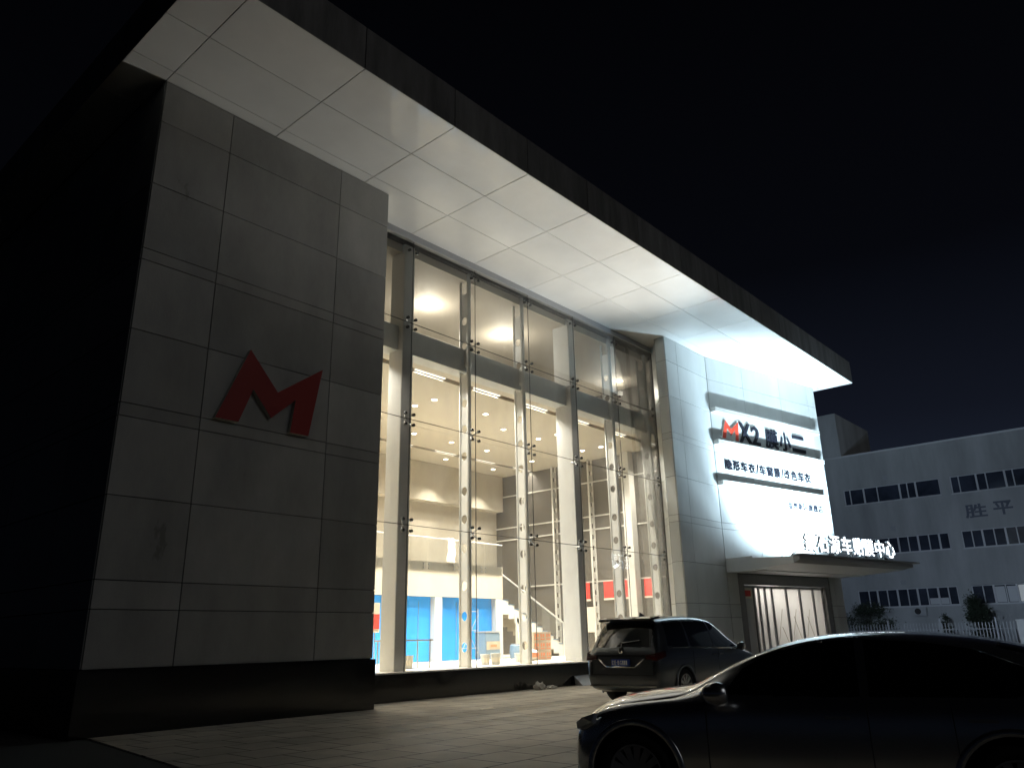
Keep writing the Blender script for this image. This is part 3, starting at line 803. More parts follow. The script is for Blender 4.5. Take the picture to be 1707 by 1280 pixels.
mb = MB(); mb.box(22.75, 23.6, 21.5, 22.1, ZF+.06, ZF+1.0); mb.build('body', M['bluegrey'], t, bevel=.03)
mb = MB(); mb.box(22.8, 23.55, 21.47, 21.498, ZF+.38, ZF+.68); mb.build('front_panel', M['card'], t)
mb = MB(); mb.box(23.0, 23.35, 21.46, 21.468, ZF+.48, ZF+.56); mb.build('orange_label', M['orange'], t)
mb = MB(); mb.box(22.75, 23.6, 21.48, 22.12, ZF+1.002, ZF+1.06); mb.build('lid', M['grey_metal'], t, bevel=.01)
for x in (22.85, 23.5):
    mb = MB(); mb.tube((x, 21.6, ZF), (x, 21.6, ZF+.06), .04, 8); mb.build('leg', M['black'], t)
mb = MB()
n = 10
P = [[(21.46+.42*j/6+.02*math.sin(i*1.3), YM-.09-.035*math.sin(j*1.9+i*.5)-.01*i/n, 5.31-.92*i/n+.03*math.sin(j*2.1)) for j in range(7)] for i in range(n+1)]
for i in range(n):
    for j in range(6): mb.quad(P[i][j], P[i][j+1], P[i+1][j+1], P[i+1][j])
tag(mb.build('hanging_cloth', M['cloth'], None, smooth=True), 'crumpled white garment hung over the mezzanine glass balustrade', 'cloth')
mb = MB(); mb.box(15.98, 16.3, 20.0, 20.02, 1.75, 2.65)
t = tag(mb.build('notice_board', M['paper'], None), 'red and white notice on a stand seen beside the pier edge', 'notice')
mb = MB(); mb.box(16.0, 16.28, 19.985, 19.998, 1.85, 2.3); mb.build('red_print', M['poster'], t)
mb = MB(); mb.tube((16.14, 20.03, ZF), (16.14, 20.03, 2.6), .02, 6); mb.build('stand', M['metal'], t)

t = thing('scaffold_frame', 'thin metal scaffold frame with crossed braces before the middle blue panel', 'scaffold', (22.6, 21.9, ZF))
for x in (21.75, 22.75):
    mb = MB(); mb.tube((x, 21.9, ZF), (x, 21.9, ZF+1.9), .02, 6); mb.build('upright', M['grey_metal'], t)
for (a, b) in (((21.75, .2), (22.75, 1.7)), ((22.75, .2), (21.75, 1.7))):
    mb = MB(); mb.tube((a[0], 21.88, ZF+a[1]), (b[0], 21.88, ZF+b[1]), .012, 6); mb.build('brace', M['grey_metal'], t)
for z in (.45, 1.1, 1.8):
    mb = MB(); mb.tube((21.75, 21.9, ZF+z), (22.75, 21.9, ZF+z), .015, 6); mb.build('rung', M['grey_metal'], t)
t = thing('blue_barrel', 'small blue barrel standing in the opening under the stairs', 'barrel', (24.95, 21.9, ZF))
mb = MB(); mb.lathe([(0, .2), (.03, .23), (.27, .25), (.5, .23), (.53, .2)], (24.95, 21.9, ZF), (0, 0, 1), 20); mb.build('body', M['bluegrey'], t, smooth=False)
mb = MB(); mb.lathe([(.531, .19), (.56, .19), (.57, .16)], (24.95, 21.9, ZF), (0, 0, 1), 20); mb.build('lid', M['metal'], t)
mb = MB(); mb.prism([(25.75, 22.3, ZF), (25.83, 22.3, ZF), (25.55, 22.36, ZF+1.75), (25.47, 22.36, ZF+1.75)], (0, .03, 0))
tag(mb.build('timber_plank', M['paper'], None), 'pale timber plank leaning under the staircase', 'plank')
t = thing('cement_sack', 'pale full sack slumped beside the stack of orange printed cartons', 'sack', (22.4, 18.9, ZF))
bm = bmesh.new(); bmesh.ops.create_uvsphere(bm, u_segments=20, v_segments=12, radius=1)
for v in bm.verts:
    k = 1+.08*math.sin(v.co.x*6)*math.cos(v.co.z*5)
    v.co = Vector((22.35+.33*k*math.copysign(abs(v.co.x)**.7, v.co.x), 18.9+.2*k*v.co.y, ZF+.19+.19*math.copysign(abs(v.co.z)**.6, v.co.z)*k))
me = bpy.data.meshes.new('sack'); bm.to_mesh(me); bm.free()
for q in me.polygons: q.use_smooth = True
link('sack_body', me, M['cloth'], t)
mb = MB(); mb.box(22.2, 22.5, 18.68, 18.70, ZF+.12, ZF+.28); mb.build('printed_patch', M['orange'], t)

# small things on the pavement
mb = MB(); mb.prism([(21.55, 16.36, .0), (21.5, 16.0, .0), (21.5, 16.02, .02), (21.55, 16.40, .30)], (1.7, -.02, 0))
tag(mb.build('kerb_ramp', M['grey_metal'], None, bevel=.008), 'grey slab leaning against the black plinth behind the parked van', 'ramp')
def crumple(name, c, s, m, label, cat, seed):
    random.seed(seed)
    bm = bmesh.new(); bmesh.ops.create_icosphere(bm, subdivisions=3, radius=1)
    for v in bm.verts:
        k = 1+.28*math.sin(v.co.x*5+seed)*math.sin(v.co.y*6)+random.uniform(-.1, .1)
        v.co = Vector((v.co.x*s[0]*k, v.co.y*s[1]*k, max(0, v.co.z+.55)*s[2]*k))
    me = bpy.data.meshes.new(name); bm.to_mesh(me); bm.free()
    o = link(name, me, m); o.location = c; tag(o, label, cat)
    return o
crumple('trash_bag', (19.35, 16.05, 0), (.21, .15, .13), M['trash'], 'crumpled pale plastic bag lying by the black plinth', 'bag', 3)
crumple('rubbish', (19.85, 15.98, 0), (.2, .1, .06), M['trash'], 'flat crushed piece of rubbish right of the plastic bag', 'rubbish', 5)
mb = MB(); mb.prism([(13.4, 12.8, .004), (13.75, 12.7, .004), (13.8, 12.86, .03), (13.5, 12.95, .012)], (0, 0, .006))
tag(mb.build('paper_scrap', M['paper'], None), 'scrap of pale paper lying alone on the paving', 'paper')

# ------------------------------------------------------------------ the office block across the yard
XF = 62.0
O = thing('office_building', 'grey three-storey office block with strips of dark windows behind the fence', 'building', (XF, 5, 0))
TO = frame_T((XF, 0, 0), (0, -1, 0), (-1, 0, 0))     # u = -y
def U(y): return -y
rows = []
def strip(y0, y1, z0, z1, mull): rows.append((y0, y1, z0, z1, mull))
strip(20.1, 13.33, 10.74, 11.93, [19.63, 18.62, 17.63, 16.05, 15.51, 14.93])
strip(12.6, 5.9, 10.70, 11.92, [12.06, 10.95, 10.35, 9.2, 8.71, 7.5, 6.9])
strip(5.1, -1.6, 10.70, 11.92, [4.3, 3.2, 2.1, 1.0, 0.0])
strip(20.1, 13.37, 6.90, 8.05, [19.6, 18.7, 17.4, 16.75, 16.07, 15.4, 14.68, 14.0])
strip(12.55, 5.9, 6.86, 8.06, [11.9, 11.26, 10.55, 9.86, 9.2, 8.4, 7.4, 6.6])
strip(5.1, -1.6, 6.86, 8.06, [4.3, 3.2, 2.1, 1.0, 0.0])
strip(20.17, 13.45, 3.12, 4.36, [19.4, 18.79, 18.1, 17.4, 16.7, 16.05, 15.4, 14.7, 14.05])
strip(12.58, 5.9, 3.10, 4.34, [11.9, 11.26, 10.55, 9.9, 9.2, 8.4, 7.4, 6.6])
strip(5.1, -1.6, 3.10, 4.34, [4.3, 3.2, 2.1, 1.0, 0.0])
mb = MB()
YL, YR = 24.0, -9.0
# wall with openings: horizontal bands and piers between the openings
zb = [(0, 3.10), (4.36, 6.86), (8.06, 10.70), (11.93, 14.5)]
for z0, z1 in zb: mb.box(-YL, -YR, -.4, 0, z0, z1, TO)
for z0, z1 in ((3.10, 4.36), (6.86, 8.06), (10.70, 11.93)):
    ys = sorted([r for r in rows if abs(r[2]-z0) < .3], key=lambda r: -r[0])
    e = YL
    for r in ys:
        mb.box(-e, -r[0], -.4, -.001, z0+.001, z1-.001, TO); e = r[1]
    mb.box(-e, -YR, -.4, -.001, z0+.001, z1-.001, TO)
mb.box(-YL, -YR, -9, -.6, .0, 14.2, TO)
mb.build('wall', M['office'], O)
mb = MB(); mb.box(-YL, -YR, -9, .06, 14.5, 14.62, TO); mb.build('parapet', M['office_frame'], O)
mb = MB(); mb.box(-24.0, -19.85, -8, -.01, 14.62, 18.15, TO); mb.build('stair_tower', M['office'], O)
random.seed(11)
for (y0, y1, z0, z1, mull) in rows:
    mb = MB(); w = .05
    mb.box(-y0, -y1, -.16, -.08, z0, z0+w, TO); mb.box(-y0, -y1, -.16, -.08, z1-w, z1, TO)
    for k, y in enumerate([y0]+mull+[y1]):
        ww = .035 if k % 2 else .06
        mb.box(-y-ww, -y+ww, -.165, -.07, z0+.001, z1-.001, TO)
    mb.box(-y0-.05, -y1+.05, -.05, .07, z0-.06, z0-.005, TO)
    wo = mb.build('window', M['office_frame'], O)
    mb = MB(); mb.box(-y0, -y1, -.14, -.12, z0, z1, TO); mb.build('pane', M['office_glass'], wo)
    ee = [y0]+mull+[y1]
    if z0 < 4 and 12 < y0 < 21:     # blinds half drawn
        for k in ((7, 8) if y0 > 15 else (2, 3)):
            mb = MB(); mb.box(-ee[k]+.07, -ee[k+1]-.07, -.118, -.105, z0+.08, z0+(.5 if y0 > 15 else 1.1), TO); mb.build('blind', M['office_frame'], wo)
        if y0 < 15:
            mb = MB(); mb.box(-ee[4]+.08, -ee[6]-.08, -.118, -.105, z0+.08, z1-.1, TO); mb.build('lit_pane', M['office_lit'], wo)
for (y, z) in ((16.88, 12.49), (16.89, 8.66), (16.86, 4.80)):
    mb = MB(); mb.box(-y-.17, -y+.17, .0, .05, z-.16, z+.16, TO)
    for q in range(3): mb.box(-y-.14, -y+.14, .051, .07, z-.12+q*.1, z-.06+q*.1, TO)
    mb.build('vent', M['grey_metal'], O)
glyph('wall_letter', '胜', TO, -12.04, 8.86, 1.37, .95, .05, M['letter_grey'], O, bold=.02, d0=.0)
glyph('wall_letter', '平', TO, -10.28, 8.90, 1.18, .93, .05, M['letter_grey'], O, bold=.02, d0=.0)
ac = thing('air_conditioner', 'white outdoor air conditioner unit on the wall below the lowest office windows', 'air conditioner', (XF-.2, 16, 2.5))
mb = MB(); mb.box(-16.42, -15.6, .02, .34, 2.5, 3.02, TO); mb.build('casing', M['fence'], ac, bevel=.02)
mb = MB(); mb.tube(TO((-16.15, .34, 2.76)), TO((-16.15, .355, 2.76)), .21, 18); mb.build('fan_grille', M['black'], ac)
mb = MB(); mb.box(-16.4, -15.62, .0, .3, 2.44, 2.498, TO); mb.build('bracket', M['grey_metal'], ac)

# fence
XN = 57.0
F = thing('picket_fence', 'long pale metal picket fence standing before the grey office block', 'fence', (XN, 10, 0))
mb = MB(); y = 26.0
while y > -12:
    mb.box(XN-.018, XN+.018, y-.026, y+.026, .1, 1.90); y -= .19
mb.build('pickets', M['fence'], F)
mb = MB()
for z in (.35, 1.5): mb.box(XN+.02, XN+.05, -12, 26, z-.025, z+.025)
mb.build('rail', M['fence'], F)
y = 23.2
while y > -12:
    mb = MB(); mb.box(XN-.05, XN+.05, y-.05, y+.05, 0, 2.12); mb.box(XN-.065, XN+.065, y-.065, y+.065, 2.121, 2.16); mb.build('post', M['fence'], F); y -= 3.15

# trees between fence and office
def tree(x, y, h, r, n, label, seed, kind='cone'):
    random.seed(seed)
    T_ = thing('shrub_tree', label, 'tree', (x, y, 0), 'dark trees along the office wall')
    mb = MB(); mb.tube((x, y, 0), (x, y, h*.5), .09, 8, .05)
    for k in range(9):
        a = random.uniform(0, 6.28); z = h*random.uniform(.25, .7)
        mb.tube((x, y, z), (x+math.cos(a)*r*.7, y+math.sin(a)*r*.7, z+.35*r), .025, 5, .01)
    mb.tube((x, y, h*.5), (x, y, h*.92), .05, 6, .01)
    mb.build('trunk', M['bark'], T_)
    mb = MB()
    clumps = []
    for k in range(26):
        t = random.random()**.8
        rr = r*(1-t)**.7 if kind == 'cone' else r*math.sqrt(max(0, 1-(2*t-1)**2))
        a = random.uniform(0, 6.28); q = rr*random.uniform(.35, 1)
        clumps.append((x+math.cos(a)*q, y+math.sin(a)*q, h*(.14+.84*t)))
    for k in range(n):
        c = random.choice(clumps); s = random.uniform(.05, .11)
        p = Vector((random.gauss(c[0], r*.16), random.gauss(c[1], r*.16), max(.1, random.gauss(c[2], h*.055))))
        d = Vector((random.gauss(0, 1), random.gauss(0, 1), random.gauss(.2, .7))).normalized(); e = d.orthogonal().normalized()
        mb.quad(p, p+d*s+e*s*.4, p+d*s*2.2, p+d*s-e*s*.4)
    mb.build('crown', M['leaf'], T_)
tree(59.6, 12.1, 3.45, 1.25, 3200, 'bushy dark evergreen reaching the lit office window strip', 4)
tree(59.4, 18.7, 3.2, 1.9, 3600, 'wide dark bush seen just right of the entrance corner', 8, 'round')
tree(59.2, 13.9, 2.35, .6, 900, 'low dark shrub left of the bushy evergreen', 12)
tree(59.8, 8.6, 2.3, .8, 900, 'low dark shrub right of the bushy evergreen', 15)

# ------------------------------------------------------------------ vehicles
def ring(w, zb, zbelt, wr, zr, crown=None):
    zm = zb+(zbelt-zb)*.45
    if crown is None: crown = .065+(zr-zbelt)*.06
    return [(0, zb), (w*.62, zb), (w*.90, zb+.03), (w*.975, zb+.13), (w, zm), (w*.99, zbelt-.12), (w*.955, zbelt), (wr+(w*.95-wr)*.52, zbelt+(zr-zbelt)*.45), (wr, zr-crown), (wr*.82, zr-crown*.32), (wr*.42, zr-crown*.06), (0, zr)]
def shell(stations, levels=3):
    K = len(stations[0][1]); bm = bmesh.new(); grid = []
    for x, rg in stations:
        full = [(x, y, z) for y, z in rg]+[(x, -y, z) for y, z in rg[-2:0:-1]]
        grid.append([bm.verts.new(p) for p in full])
    n = len(grid[0])
    for i in range(len(grid)-1):
        for j in range(n): bm.faces.new((grid[i][j], grid[i][(j+1) % n], grid[i+1][(j+1) % n], grid[i+1][j]))
    bm.faces.new(grid[0]); bm.faces.new(grid[-1][::-1])
    bmesh.ops.recalc_face_normals(bm, faces=bm.faces[:])
    me = bpy.data.meshes.new('shell'); bm.to_mesh(me); bm.free()
    o = bpy.data.objects.new('shell', me); COL.objects.link(o)
    md = o.modifiers.new('s', 'SUBSURF'); md.levels = levels; md.render_levels = levels
    dg = bpy.context.evaluated_depsgraph_get(); out = bpy.data.meshes.new_from_object(o.evaluated_get(dg))
    bpy.data.objects.remove(o); bpy.data.meshes.remove(me)
    return out
def inpoly(x, y, P):
    c = False; j = len(P)-1
    for i in range(len(P)):
        if (P[i][1] > y) != (P[j][1] > y) and x < (P[j][0]-P[i][0])*(y-P[i][1])/(P[j][1]-P[i][1])+P[i][0]: c = not c
        j = i
    return c
def split_shell(me, classify):
    """sorts the faces of the shell into named groups; each group keeps the shell's smooth normals"""
    vn = [v.normal.copy() for v in me.vertices]
    groups = {}
    for p in me.polygons:
        k = classify(p.center, p.normal)
        if k: groups.setdefault(k, []).append(list(p.vertices))
    out = {}
    for k, fs in groups.items():
        used = {}; V = []; N = []; F = []
        for f in fs:
            g = []
            for v in f:
                if v not in used:
                    used[v] = len(V); V.append(me.vertices[v].co.copy()); N.append(vn[v])
                g.append(used[v])
            F.append(g)
        out[k] = (V, N, F)
    return out
def wheel(cx, cy, cz, r, w, side, xf, parent, m_rim, spokes=10):
    ax = xf.to_3x3() @ Vector((0, side, 0)); c = xf @ Vector((cx, cy, cz))
    wv = thing_part('wheel', parent, c)
    mb = MB(); mb.lathe([(-w/2, r*.62), (-w/2, r*.92), (-w/2+.03, r*.985), (0, r), (w/2-.03, r*.985), (w/2, r*.92), (w/2+.004, r*.80), (w/2-.01, r*.70), (w/2-.03, r*.66), (-w/2+.02, r*.6)], c, ax, 40)
    mb.build('tyre', M['rubber'], wv, smooth=True)
    mb = MB(); mb.lathe([(w/2-.028, r*.655), (w/2-.004, r*.70), (w/2-.004, r*.655), (w/2-.05, r*.63), (w/2-.09, r*.60)], c, ax, 40, cap=False)
    mb.lathe([(w/2-.07, .03), (w/2-.02, .055), (w/2-.012, .04), (w/2-.012, .0005)], c, ax, 16, cap=False)
    a = ax.orthogonal().normalized(); b = ax.cross(a)
    for i in range(spokes):
        t = 2*math.pi*i/spokes; d = a*math.cos(t)+b*math.sin(t); e = ax.cross(d)
        q0 = c+ax*(w/2-.055)+d*.04; q1 = c+ax*(w/2-.03)+d*(r*.645)
        mb.hexa([q0-e*.02, q0+e*.02, q0+e*.02+ax*.03, q0-e*.02+ax*.03], [q1-e*.032, q1+e*.032, q1+e*.032+ax*.02, q1-e*.032+ax*.02])
    mb.build('rim', m_rim, wv)
def thing_part(name, parent, loc):
    o = bpy.data.objects.new(name, None); COL.objects.link(o); o.location = loc; o.empty_display_size = .1
    o.parent = parent; o.matrix_parent_inverse = pm(parent)
    return o
def arch_parts(cx, cz, r, yside, xf, parent):
    s = 1 if yside > 0 else -1
    mb = MB(); pts = []
    n = 26
    for i in range(n+1):
        t = math.pi*(-.12+1.24*i/n); pts.append((cx+r*math.cos(t), cz+r*math.sin(t)))
    for i in range(n):
        (x0, z0), (x1, z1) = pts[i], pts[i+1]
        mb.quad(*[xf @ Vector(q) for q in ((x0, yside*.985, z0), (x1, yside*.985, z1), (x1, yside-.42*s, z1), (x0, yside-.42*s, z0))])
    vs = [mb.bm.verts.new(xf @ Vector((x, yside-.42*s, z))) for x, z in pts]; mb.bm.faces.new(vs)
    mb.build('wheel_well', M['black'], parent)
    mb = MB(); rows = []
    k0 = 1+.05/r
    for (x, z) in pts:
        f = lambda k, y: mb.bm.verts.new(xf @ Vector((cx+(x-cx)*k, y, cz+(z-cz)*k)))
        rows.append([f(.985, yside-.05*s), f(.985, yside+.002*s), f(.995, yside+.008*s), f(k0-.01, yside+.006*s), f(k0, yside-.004*s), f(k0, yside-.05*s)])
    for i in range(n):
        for j in range(5): mb.bm.faces.new((rows[i][j], rows[i][j+1], rows[i+1][j+1], rows[i+1][j]))
    return mb
def car_xf(O_, hd, k=1.0):
    h = Vector((hd[0], hd[1], 0)).normalized(); l = Vector((-h.y, h.x, 0))
    return Matrix(((h.x*k, l.x*k, 0, O_[0]), (h.y*k, l.y*k, 0, O_[1]), (0, 0, k, 0), (0, 0, 0, 1)))
def put_groups(gr, xf, parent, names, offset):
    R3 = xf.to_3x3().normalized(); made = {}
    for k, (V, N, F) in gr.items():
        nm, m, off = names[k] if k in names else names[k.split('|')[0]]
        me = bpy.data.meshes.new(nm)
        me.from_pydata([xf @ (v+n*off) for v, n in zip(V, N)], [], F)
        for p in me.polygons: p.use_smooth = True
        me.update(); me.normals_split_custom_set_from_vertices([R3 @ n for n in N])
        made[k] = link(nm, me, m, parent)
    return made

# --- the people carrier
PX = car_xf((15.90, 10.70), (1, .012), 1.065)
V_ = thing('people_carrier', 'dark grey people carrier parked on the paving before the glass front', 'car', PX @ Vector((2.6, 0, 0)))
st = [
 (0.00, ring(.86, .45, .92, .78, 1.03)),
 (0.03, ring(.92, .33, .98, .80, 1.11)),
 (0.10, ring(.95, .27, 1.05, .78, 1.24)),
 (0.22, ring(.965, .25, 1.08, .755, 1.46)),
 (0.34, ring(.97, .24, 1.09, .73, 1.67)),
 (0.42, ring(.972, .24, 1.09, .72, 1.76)),
 (0.60, ring(.975, .23, 1.09, .72, 1.80)),
 (1.10, ring(.975, .22, 1.09, .725, 1.835)),
 (1.70, ring(.975, .22, 1.085, .73, 1.85)),
 (2.40, ring(.975, .22, 1.08, .72, 1.84)),
 (2.95, ring(.975, .22, 1.07, .70, 1.79)),
 (3.35, ring(.975, .22, 1.06, .67, 1.69)),
 (3.75, ring(.975, .22, 1.05, .66, 1.50)),
 (4.10, ring(.975, .22, 1.03, .68, 1.29)),
 (4.30, ring(.97, .22, .99, .72, 1.16)),
 (4.60, ring(.965, .23, .93, .76, 1.08)),
 (4.95, ring(.94, .25, .82, .74, .98)),
 (5.15, ring(.86, .28, .72, .68, .86)),
 (5.24, ring(.72, .34, .62, .56, .72)),
]
me = shell(st, 3)
WR, WF_, RW = 1.06, 4.12, .355
def cls(c, n):
    for wx in (WR, WF_):
        if abs(c.y) > .52 and (c.x-wx)**2+(c.z-RW)**2 < .405**2: return None
    if c.z < .26 and n.z < -.5: return 'under'
    if n.x < -.35 and c.x < .45 and abs(c.y) < .70-.05*(c.z-1.2) and 1.17 < c.z < 1.66: return 'rear'
    if n.x > .25 and c.x > 3.2 and abs(c.y) < .66 and 1.13 < c.z < 1.71: return 'screen'
    if abs(n.y) > .45:
        s = 'L' if c.y > 0 else 'R'
        if inpoly(c.x, c.z, [(.48, 1.17), (1.42, 1.16), (1.42, 1.69), (.62, 1.67)]): return 'quarter|'+s
        if inpoly(c.x, c.z, [(1.50, 1.16), (2.62, 1.14), (2.58, 1.71), (1.50, 1.70)]): return 'slide|'+s
        if inpoly(c.x, c.z, [(2.70, 1.14), (3.86, 1.12), (3.55, 1.42), (3.1, 1.66), (2.67, 1.70)]): return 'front|'+s
    return 'body'
gr = split_shell(me, cls); bpy.data.meshes.remove(me)
put_groups(gr, PX, V_, {'body': ('body', M['paint'], 0), 'under': ('underbody', M['black'], 0), 'rear': ('rear_window', M['car_glass'], -.004), 'screen': ('windscreen', M['car_glass'], -.004), 'quarter': ('side_window', M['car_glass'], -.004), 'slide': ('side_window', M['car_glass'], -.004), 'front': ('side_window', M['car_glass'], -.004)}, 0)
PB = lambda mb, *a: mb.box(*a, T=lambda q: PX @ q)
for wx in (WR, WF_):
    for s in (-1, 1):
        mb = arch_parts(wx, RW, .405, s*.975, PX, V_); mb.build('wheel_arch', M['paint'], V_, smooth=True)
        wheel(wx, s*.86, RW, RW*1.065, .23, s, PX, V_, M['metal'], 10)
mb = MB()   # spoiler
a = [PX @ Vector(q) for q in ((.20, -.70, 1.715), (.20, .70, 1.715), (.55, .72, 1.775), (.55, -.72, 1.775))]
b = [PX @ Vector(q) for q in ((.21, -.68, 1.765), (.21, .68, 1.765), (.55, .70, 1.815), (.55, -.70, 1.815))]
mb.hexa(a, b); mb.build('spoiler', M['paint_black'], V_, bevel=.012)
mb = MB(); PB(mb, -.012, .04, -.86, .86, .985, 1.02); mb.build('tail_bar', M['chrome'], V_, bevel=.008)
for s in (-1, 1):
    mb = MB()
    p = [(-.005, .62, .93), (-.005, .90, .90), (.26, .975, .98), (.26, .968, 1.10), (.04, .90, 1.06), (-.0, .62, 1.0)]
    mb.hexa([PX @ Vector((x, y*s, z)) for x, y, z in p], [PX @ Vector((x-.022, y*s*1.012, z)) for x, y, z in p])
    mb.build('tail_lamp', M['tail'], V_)
mb = MB(); PB(mb, -.05, -.012, -.235, .235, .79, .93); o = mb.build('number_plate', M['plate'], V_, bevel=.004)
TPl = lambda q: PX @ Vector((-.052-q[1], .215-q[0], q[2]))
u = 0
for chh, w in zip('辽E·BG111', (.062, .045, .018, .05, .052, .036, .036, .036)):
    glyph('plate_letter', chh, TPl, u, .815 if chh != '·' else .86, w*.86, .09 if chh != '·' else .014, .003, M['plate_white'], o, bold=.02, d0=0); u += w+.009
mb = MB()
for q0, q1 in (((-.02, -.58, .93), (-.05, -.36, .77)), ((-.05, -.36, .77), (-.05, .36, .77)), ((-.05, .36, .77), (-.02, .58, .93))):
    mb.tube(PX @ Vector(q0), PX @ Vector(q1), .016, 8)
mb.build('plate_surround', M['chrome'], V_, smooth=True)
mb = MB(); PB(mb, -.03, .02, -.84, .84, .365, .40); mb.build('bumper_trim', M['chrome'], V_, bevel=.008)
mb = MB(); PB(mb, -.018, .05, -.80, .80, .60, .615); PB(mb, -.018, .05, -.80, -.788, .615, .88); PB(mb, -.018, .05, .788, .80, .615, .88); mb.build('tailgate_seam', M['black'], V_)
mb = MB(); mb.path([PX @ Vector(q) for q in ((-.0, .0, 1.14), (.10, .03, 1.26), (.13, -.42, 1.31))], .013, 6); mb.tube(PX @ Vector((-.02, 0, 1.13)), PX @ Vector((.06, 0, 1.15)), .04, 10)
mb.build('rear_wiper', M['black'], V_)
mb = MB(); mb.lathe([(0, .055), (.012, .055), (.014, .042), (.003, .04)], PX @ Vector((.012, 0, 1.085)), PX.to_3x3() @ Vector((-1, 0, .3)), 20); mb.build('badge', M['chrome'], V_, smooth=True)
mb = MB(); mb.prism([PX @ Vector(q) for q in ((.85, -.012, 1.82), (1.10, -.012, 1.83), (.90, -.006, 1.915))], PX.to_3x3() @ Vector((0, .024, 0))); mb.build('antenna', M['paint_black'], V_)
for x in (2.45, 2.80):
    for s in (-1, 1):
        mb = MB(); PB(mb, x-.09, x+.09, s*.965, s*1.0, .955, .985); mb.build('door_handle', M['chrome'], V_, bevel=.008)
for s in (-1, 1):
    mb = MB(); mb.lathe([(-.10, .05), (-.09, .09), (0, .105), (.07, .085), (.11, .03)], PX @ Vector((3.72, s*1.08, 1.13)), PX.to_3x3() @ Vector((1, 0, 0)), 14)
    mb.tube(PX @ Vector((3.74, s*.93, 1.08)), PX @ Vector((3.74, s*1.06, 1.10)), .03, 8); mb.build('wing_mirror', M['paint'], V_, smooth=True)
    mb = MB()
    for x in (1.46, 2.66):
        mb = MB(); mb.path([PX @ Vector((x, s*(.978), z)) for z in (.42, .7, 1.0, 1.08)], .005, 4); mb.build('door_seam', M['black'], V_)
    mb = MB(); mb.path([PX @ Vector((x, s*.979, .92)) for x in (.4, 1.0, 1.6, 2.2)], .005, 4); mb.build('sliding_rail', M['black'], V_)
    mb = MB(); mb.path([PX @ Vector((x, s*y, z)) for x, y, z in ((.5, .925, 1.155), (1.4, .93, 1.155), (2.6, .93, 1.118), (3.8, .93, 1.09))], .010, 5); mb.build('belt_trim', M['chrome'], V_)

# --- the saloon close to the camera
SX = car_xf((7.235, 4.42), (math.sin(R(-15)), math.cos(R(-15))))
C_ = thing('saloon_car', 'dark saloon car in deep shadow at the bottom right, nose towards the showroom', 'car', SX @ Vector((-1.4, 0, 0)))
def sr(s, w, zb, zbelt, wr, zr, c=None):
    g = ring(w, zb, zbelt, wr, zr, c); r_ = g[8]
    return (-s, g[:8] + [(r_[0]+.022, r_[1]-.03), r_, (r_[0]-.03, r_[1]+(g[9][1]-r_[1])*.3)] + g[9:])
st = [
 sr(3.98, .70, .40, .82, .52, .98), sr(3.90, .82, .32, .92, .58, 1.10), sr(3.70, .90, .26, .96, .60, 1.19, .10),
 sr(3.40, .925, .22, .965, .60, 1.325, .13), sr(3.05, .935, .2, .965, .61, 1.42, .115), sr(2.70, .935, .2, .96, .62, 1.470, .09),
 sr(2.30, .935, .19, .955, .63, 1.497, .062), sr(1.90, .935, .19, .95, .63, 1.500, .045), sr(1.55, .935, .19, .945, .63, 1.472, .04),
 sr(1.20, .935, .19, .945, .63, 1.395, .04), sr(.90, .935, .19, .945, .64, 1.275, .04), sr(.62, .935, .19, .94, .67, 1.135, .045),
 sr(.42, .935, .19, .92, .68, 1.045), sr(.10, .935, .2, .90, .70, 1.01), sr(-.25, .93, .2, .86, .70, .965),
 sr(-.44, .905, .2, .78, .66, .90), sr(-.58, .83, .22, .68, .58, .81), sr(-.67, .68, .26, .58, .46, .70), sr(-.71, .50, .32, .5, .36, .60),
]
me = shell(st, 4)
WB, RS = 2.92, .345
def cls2(c, n):
    for wx in (0, -WB):
        if abs(c.y) > .5 and (c.x-wx)**2+(c.z-RS)**2 < .40**2: return None
    if c.z < .24 and n.z < -.5: return 'under'
    s = -c.x
    if n.x > .2 and .68 < s < 1.5 and abs(c.y) < .60 and c.z > 1.10: return 'screen'
    if n.x < -.2 and 2.75 < s < 3.75 and abs(c.y) < .56 and c.z > 1.10: return 'rear'
    if abs(n.y) > .36:
        k = 'L' if c.y > 0 else 'R'
        if inpoly(s, c.z, [(.80, 1.0), (1.92, .99), (1.92, 1.435), (1.55, 1.415), (1.2, 1.335), (.95, 1.20)]): return 'front|'+k
        if inpoly(s, c.z, [(1.99, .99), (3.0, 1.0), (3.3, 1.14), (2.8, 1.345), (2.45, 1.405), (1.99, 1.435)]): return 'back|'+k
    return 'body'
gr = split_shell(me, cls2); bpy.data.meshes.remove(me)
put_groups(gr, SX, C_, {'body': ('body', M['paint_silver'], 0), 'under': ('underbody', M['black'], 0), 'screen': ('windscreen', M['car_glass'], -.003), 'rear': ('rear_window', M['car_glass'], -.003), 'roof': ('roof_glass', M['car_glass'], -.002), 'front': ('side_window', M['car_glass'], -.004), 'back': ('side_window', M['car_glass'], -.004)}, 0)
SB = lambda mb, *a: mb.box(*a, T=lambda q: SX @ q)
for wx in (0, -WB):
    for s in (-1, 1):
        mb = arch_parts(wx, RS, .40, s*.935, SX, C_); mb.build('wheel_arch', M['paint_silver'], C_, smooth=True)
        wheel(wx, s*.83, RS, RS, .22, s, SX, C_, M['grey_metal'], 14)
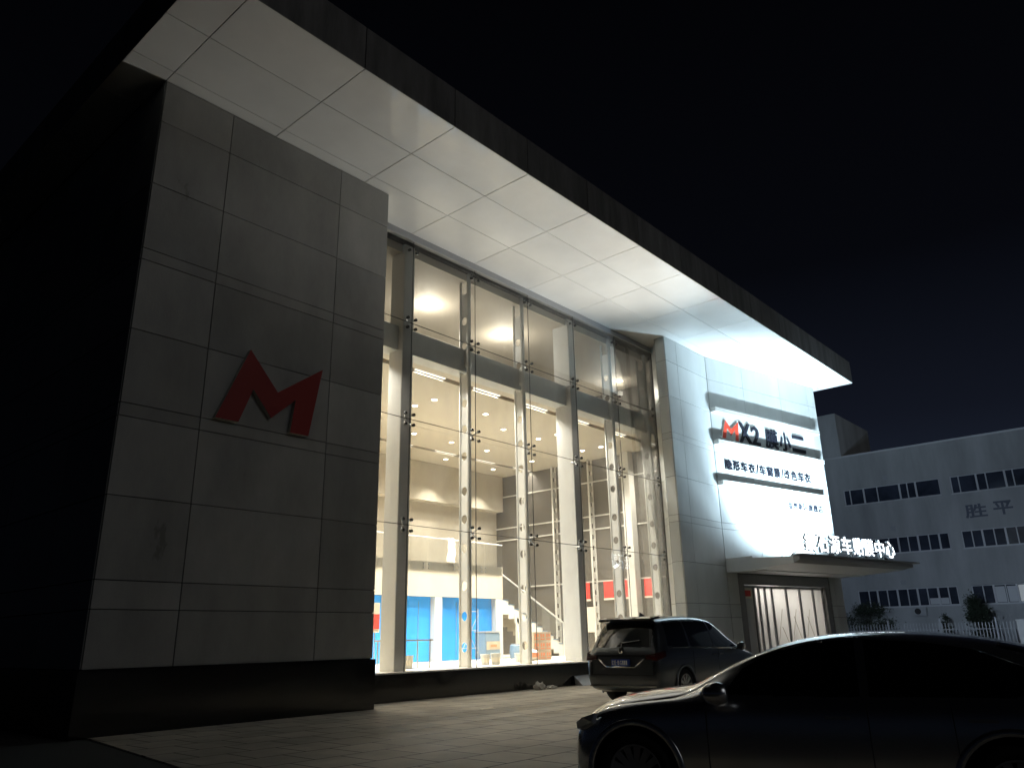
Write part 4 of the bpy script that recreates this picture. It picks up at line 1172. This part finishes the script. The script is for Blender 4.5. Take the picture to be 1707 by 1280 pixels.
for s in (-1, 1):
    mb = MB()
    p = [(.34, .895, .825), (.48, .845, .775), (.60, .72, .725), (.60, .70, .66), (.49, .86, .68), (.36, .915, .74)]
    mb.hexa([SX @ Vector((x, y*s, z)) for x, y, z in p], [SX @ Vector((x+.03, y*s*1.02, z+.012)) for x, y, z in p]); mb.build('headlight', M['lamp'], C_, bevel=.006)
    mb = MB(); mb.lathe([(-.11, .03), (-.10, .075), (-.02, .095), (.06, .08), (.12, .025)], SX @ Vector((-.78, s*1.05, 1.02)), SX.to_3x3() @ Vector((1, 0, 0)), 18)
    mb.tube(SX @ Vector((-.72, s*.88, .965)), SX @ Vector((-.76, s*1.03, .99)), .025, 8); mb.build('wing_mirror', M['paint_silver'], C_, smooth=True)
    for x in (-1.72, -2.75):
        mb = MB(); SB(mb, x-.10, x+.10, s*.925, s*.945, .83, .855); mb.build('door_handle', M['paint_silver'], C_, bevel=.006)
    for x in (-.66, -1.95, -2.55):
        mb = MB(); mb.path([SX @ Vector((x, s*y, z)) for y, z in ((.926, .3), (.936, .55), (.932, .8), (.91, .93))], .004, 4); mb.build('door_seam', M['black'], C_)
mb = MB()
for y0, y1 in ((.50, -.02), (-.04, -.55)): mb.path([SX @ Vector((-.57-.02, y0, 1.105)), SX @ Vector((-.66, (y0+y1)/2, 1.155)), SX @ Vector((-.70, y1, 1.15))], .011, 5)
mb.build('wiper', M['black'], C_)
mb = MB(); SB(mb, .69, .73, -.26, .26, .40, .54); o = mb.build('number_plate', M['plate'], C_)
mb = MB(); SB(mb, .60, .70, -.55, .55, .24, .34); mb.build('air_intake', M['black'], C_)
for s in (-1, 1):
    mb = MB(); SB(mb, -3.93, -3.80, s*.40, s*.78, .86, .93); mb.build('tail_lamp', M['tail'], C_, bevel=.01)
mb = MB(); mb.prism([SX @ Vector(q) for q in ((-2.85, -.02, 1.37), (-3.02, -.02, 1.33), (-2.99, -.008, 1.405))], SX.to_3x3() @ Vector((0, .04, 0))); mb.build('antenna', M['paint_silver'], C_)

gp = thing('gate_pillar', 'white gate pillar standing in the fence line at its lit end', 'pillar', (XN-.3, 9.0, 0))
mb = MB(); mb.box(XN-.55, XN-.05, 8.75, 9.42, 0, 1.92); mb.build('shaft', M['white'], gp, bevel=.02)
mb = MB(); mb.box(XN-.6, XN-.0, 8.7, 9.47, 1.922, 2.0); mb.build('cap', M['white'], gp, bevel=.02)
mb = MB(); mb.box(XN-.6, XN-.0, 8.7, 9.47, 0, .14); mb.build('foot', M['grey_metal'], gp)

gp['kind'] = 'thing'
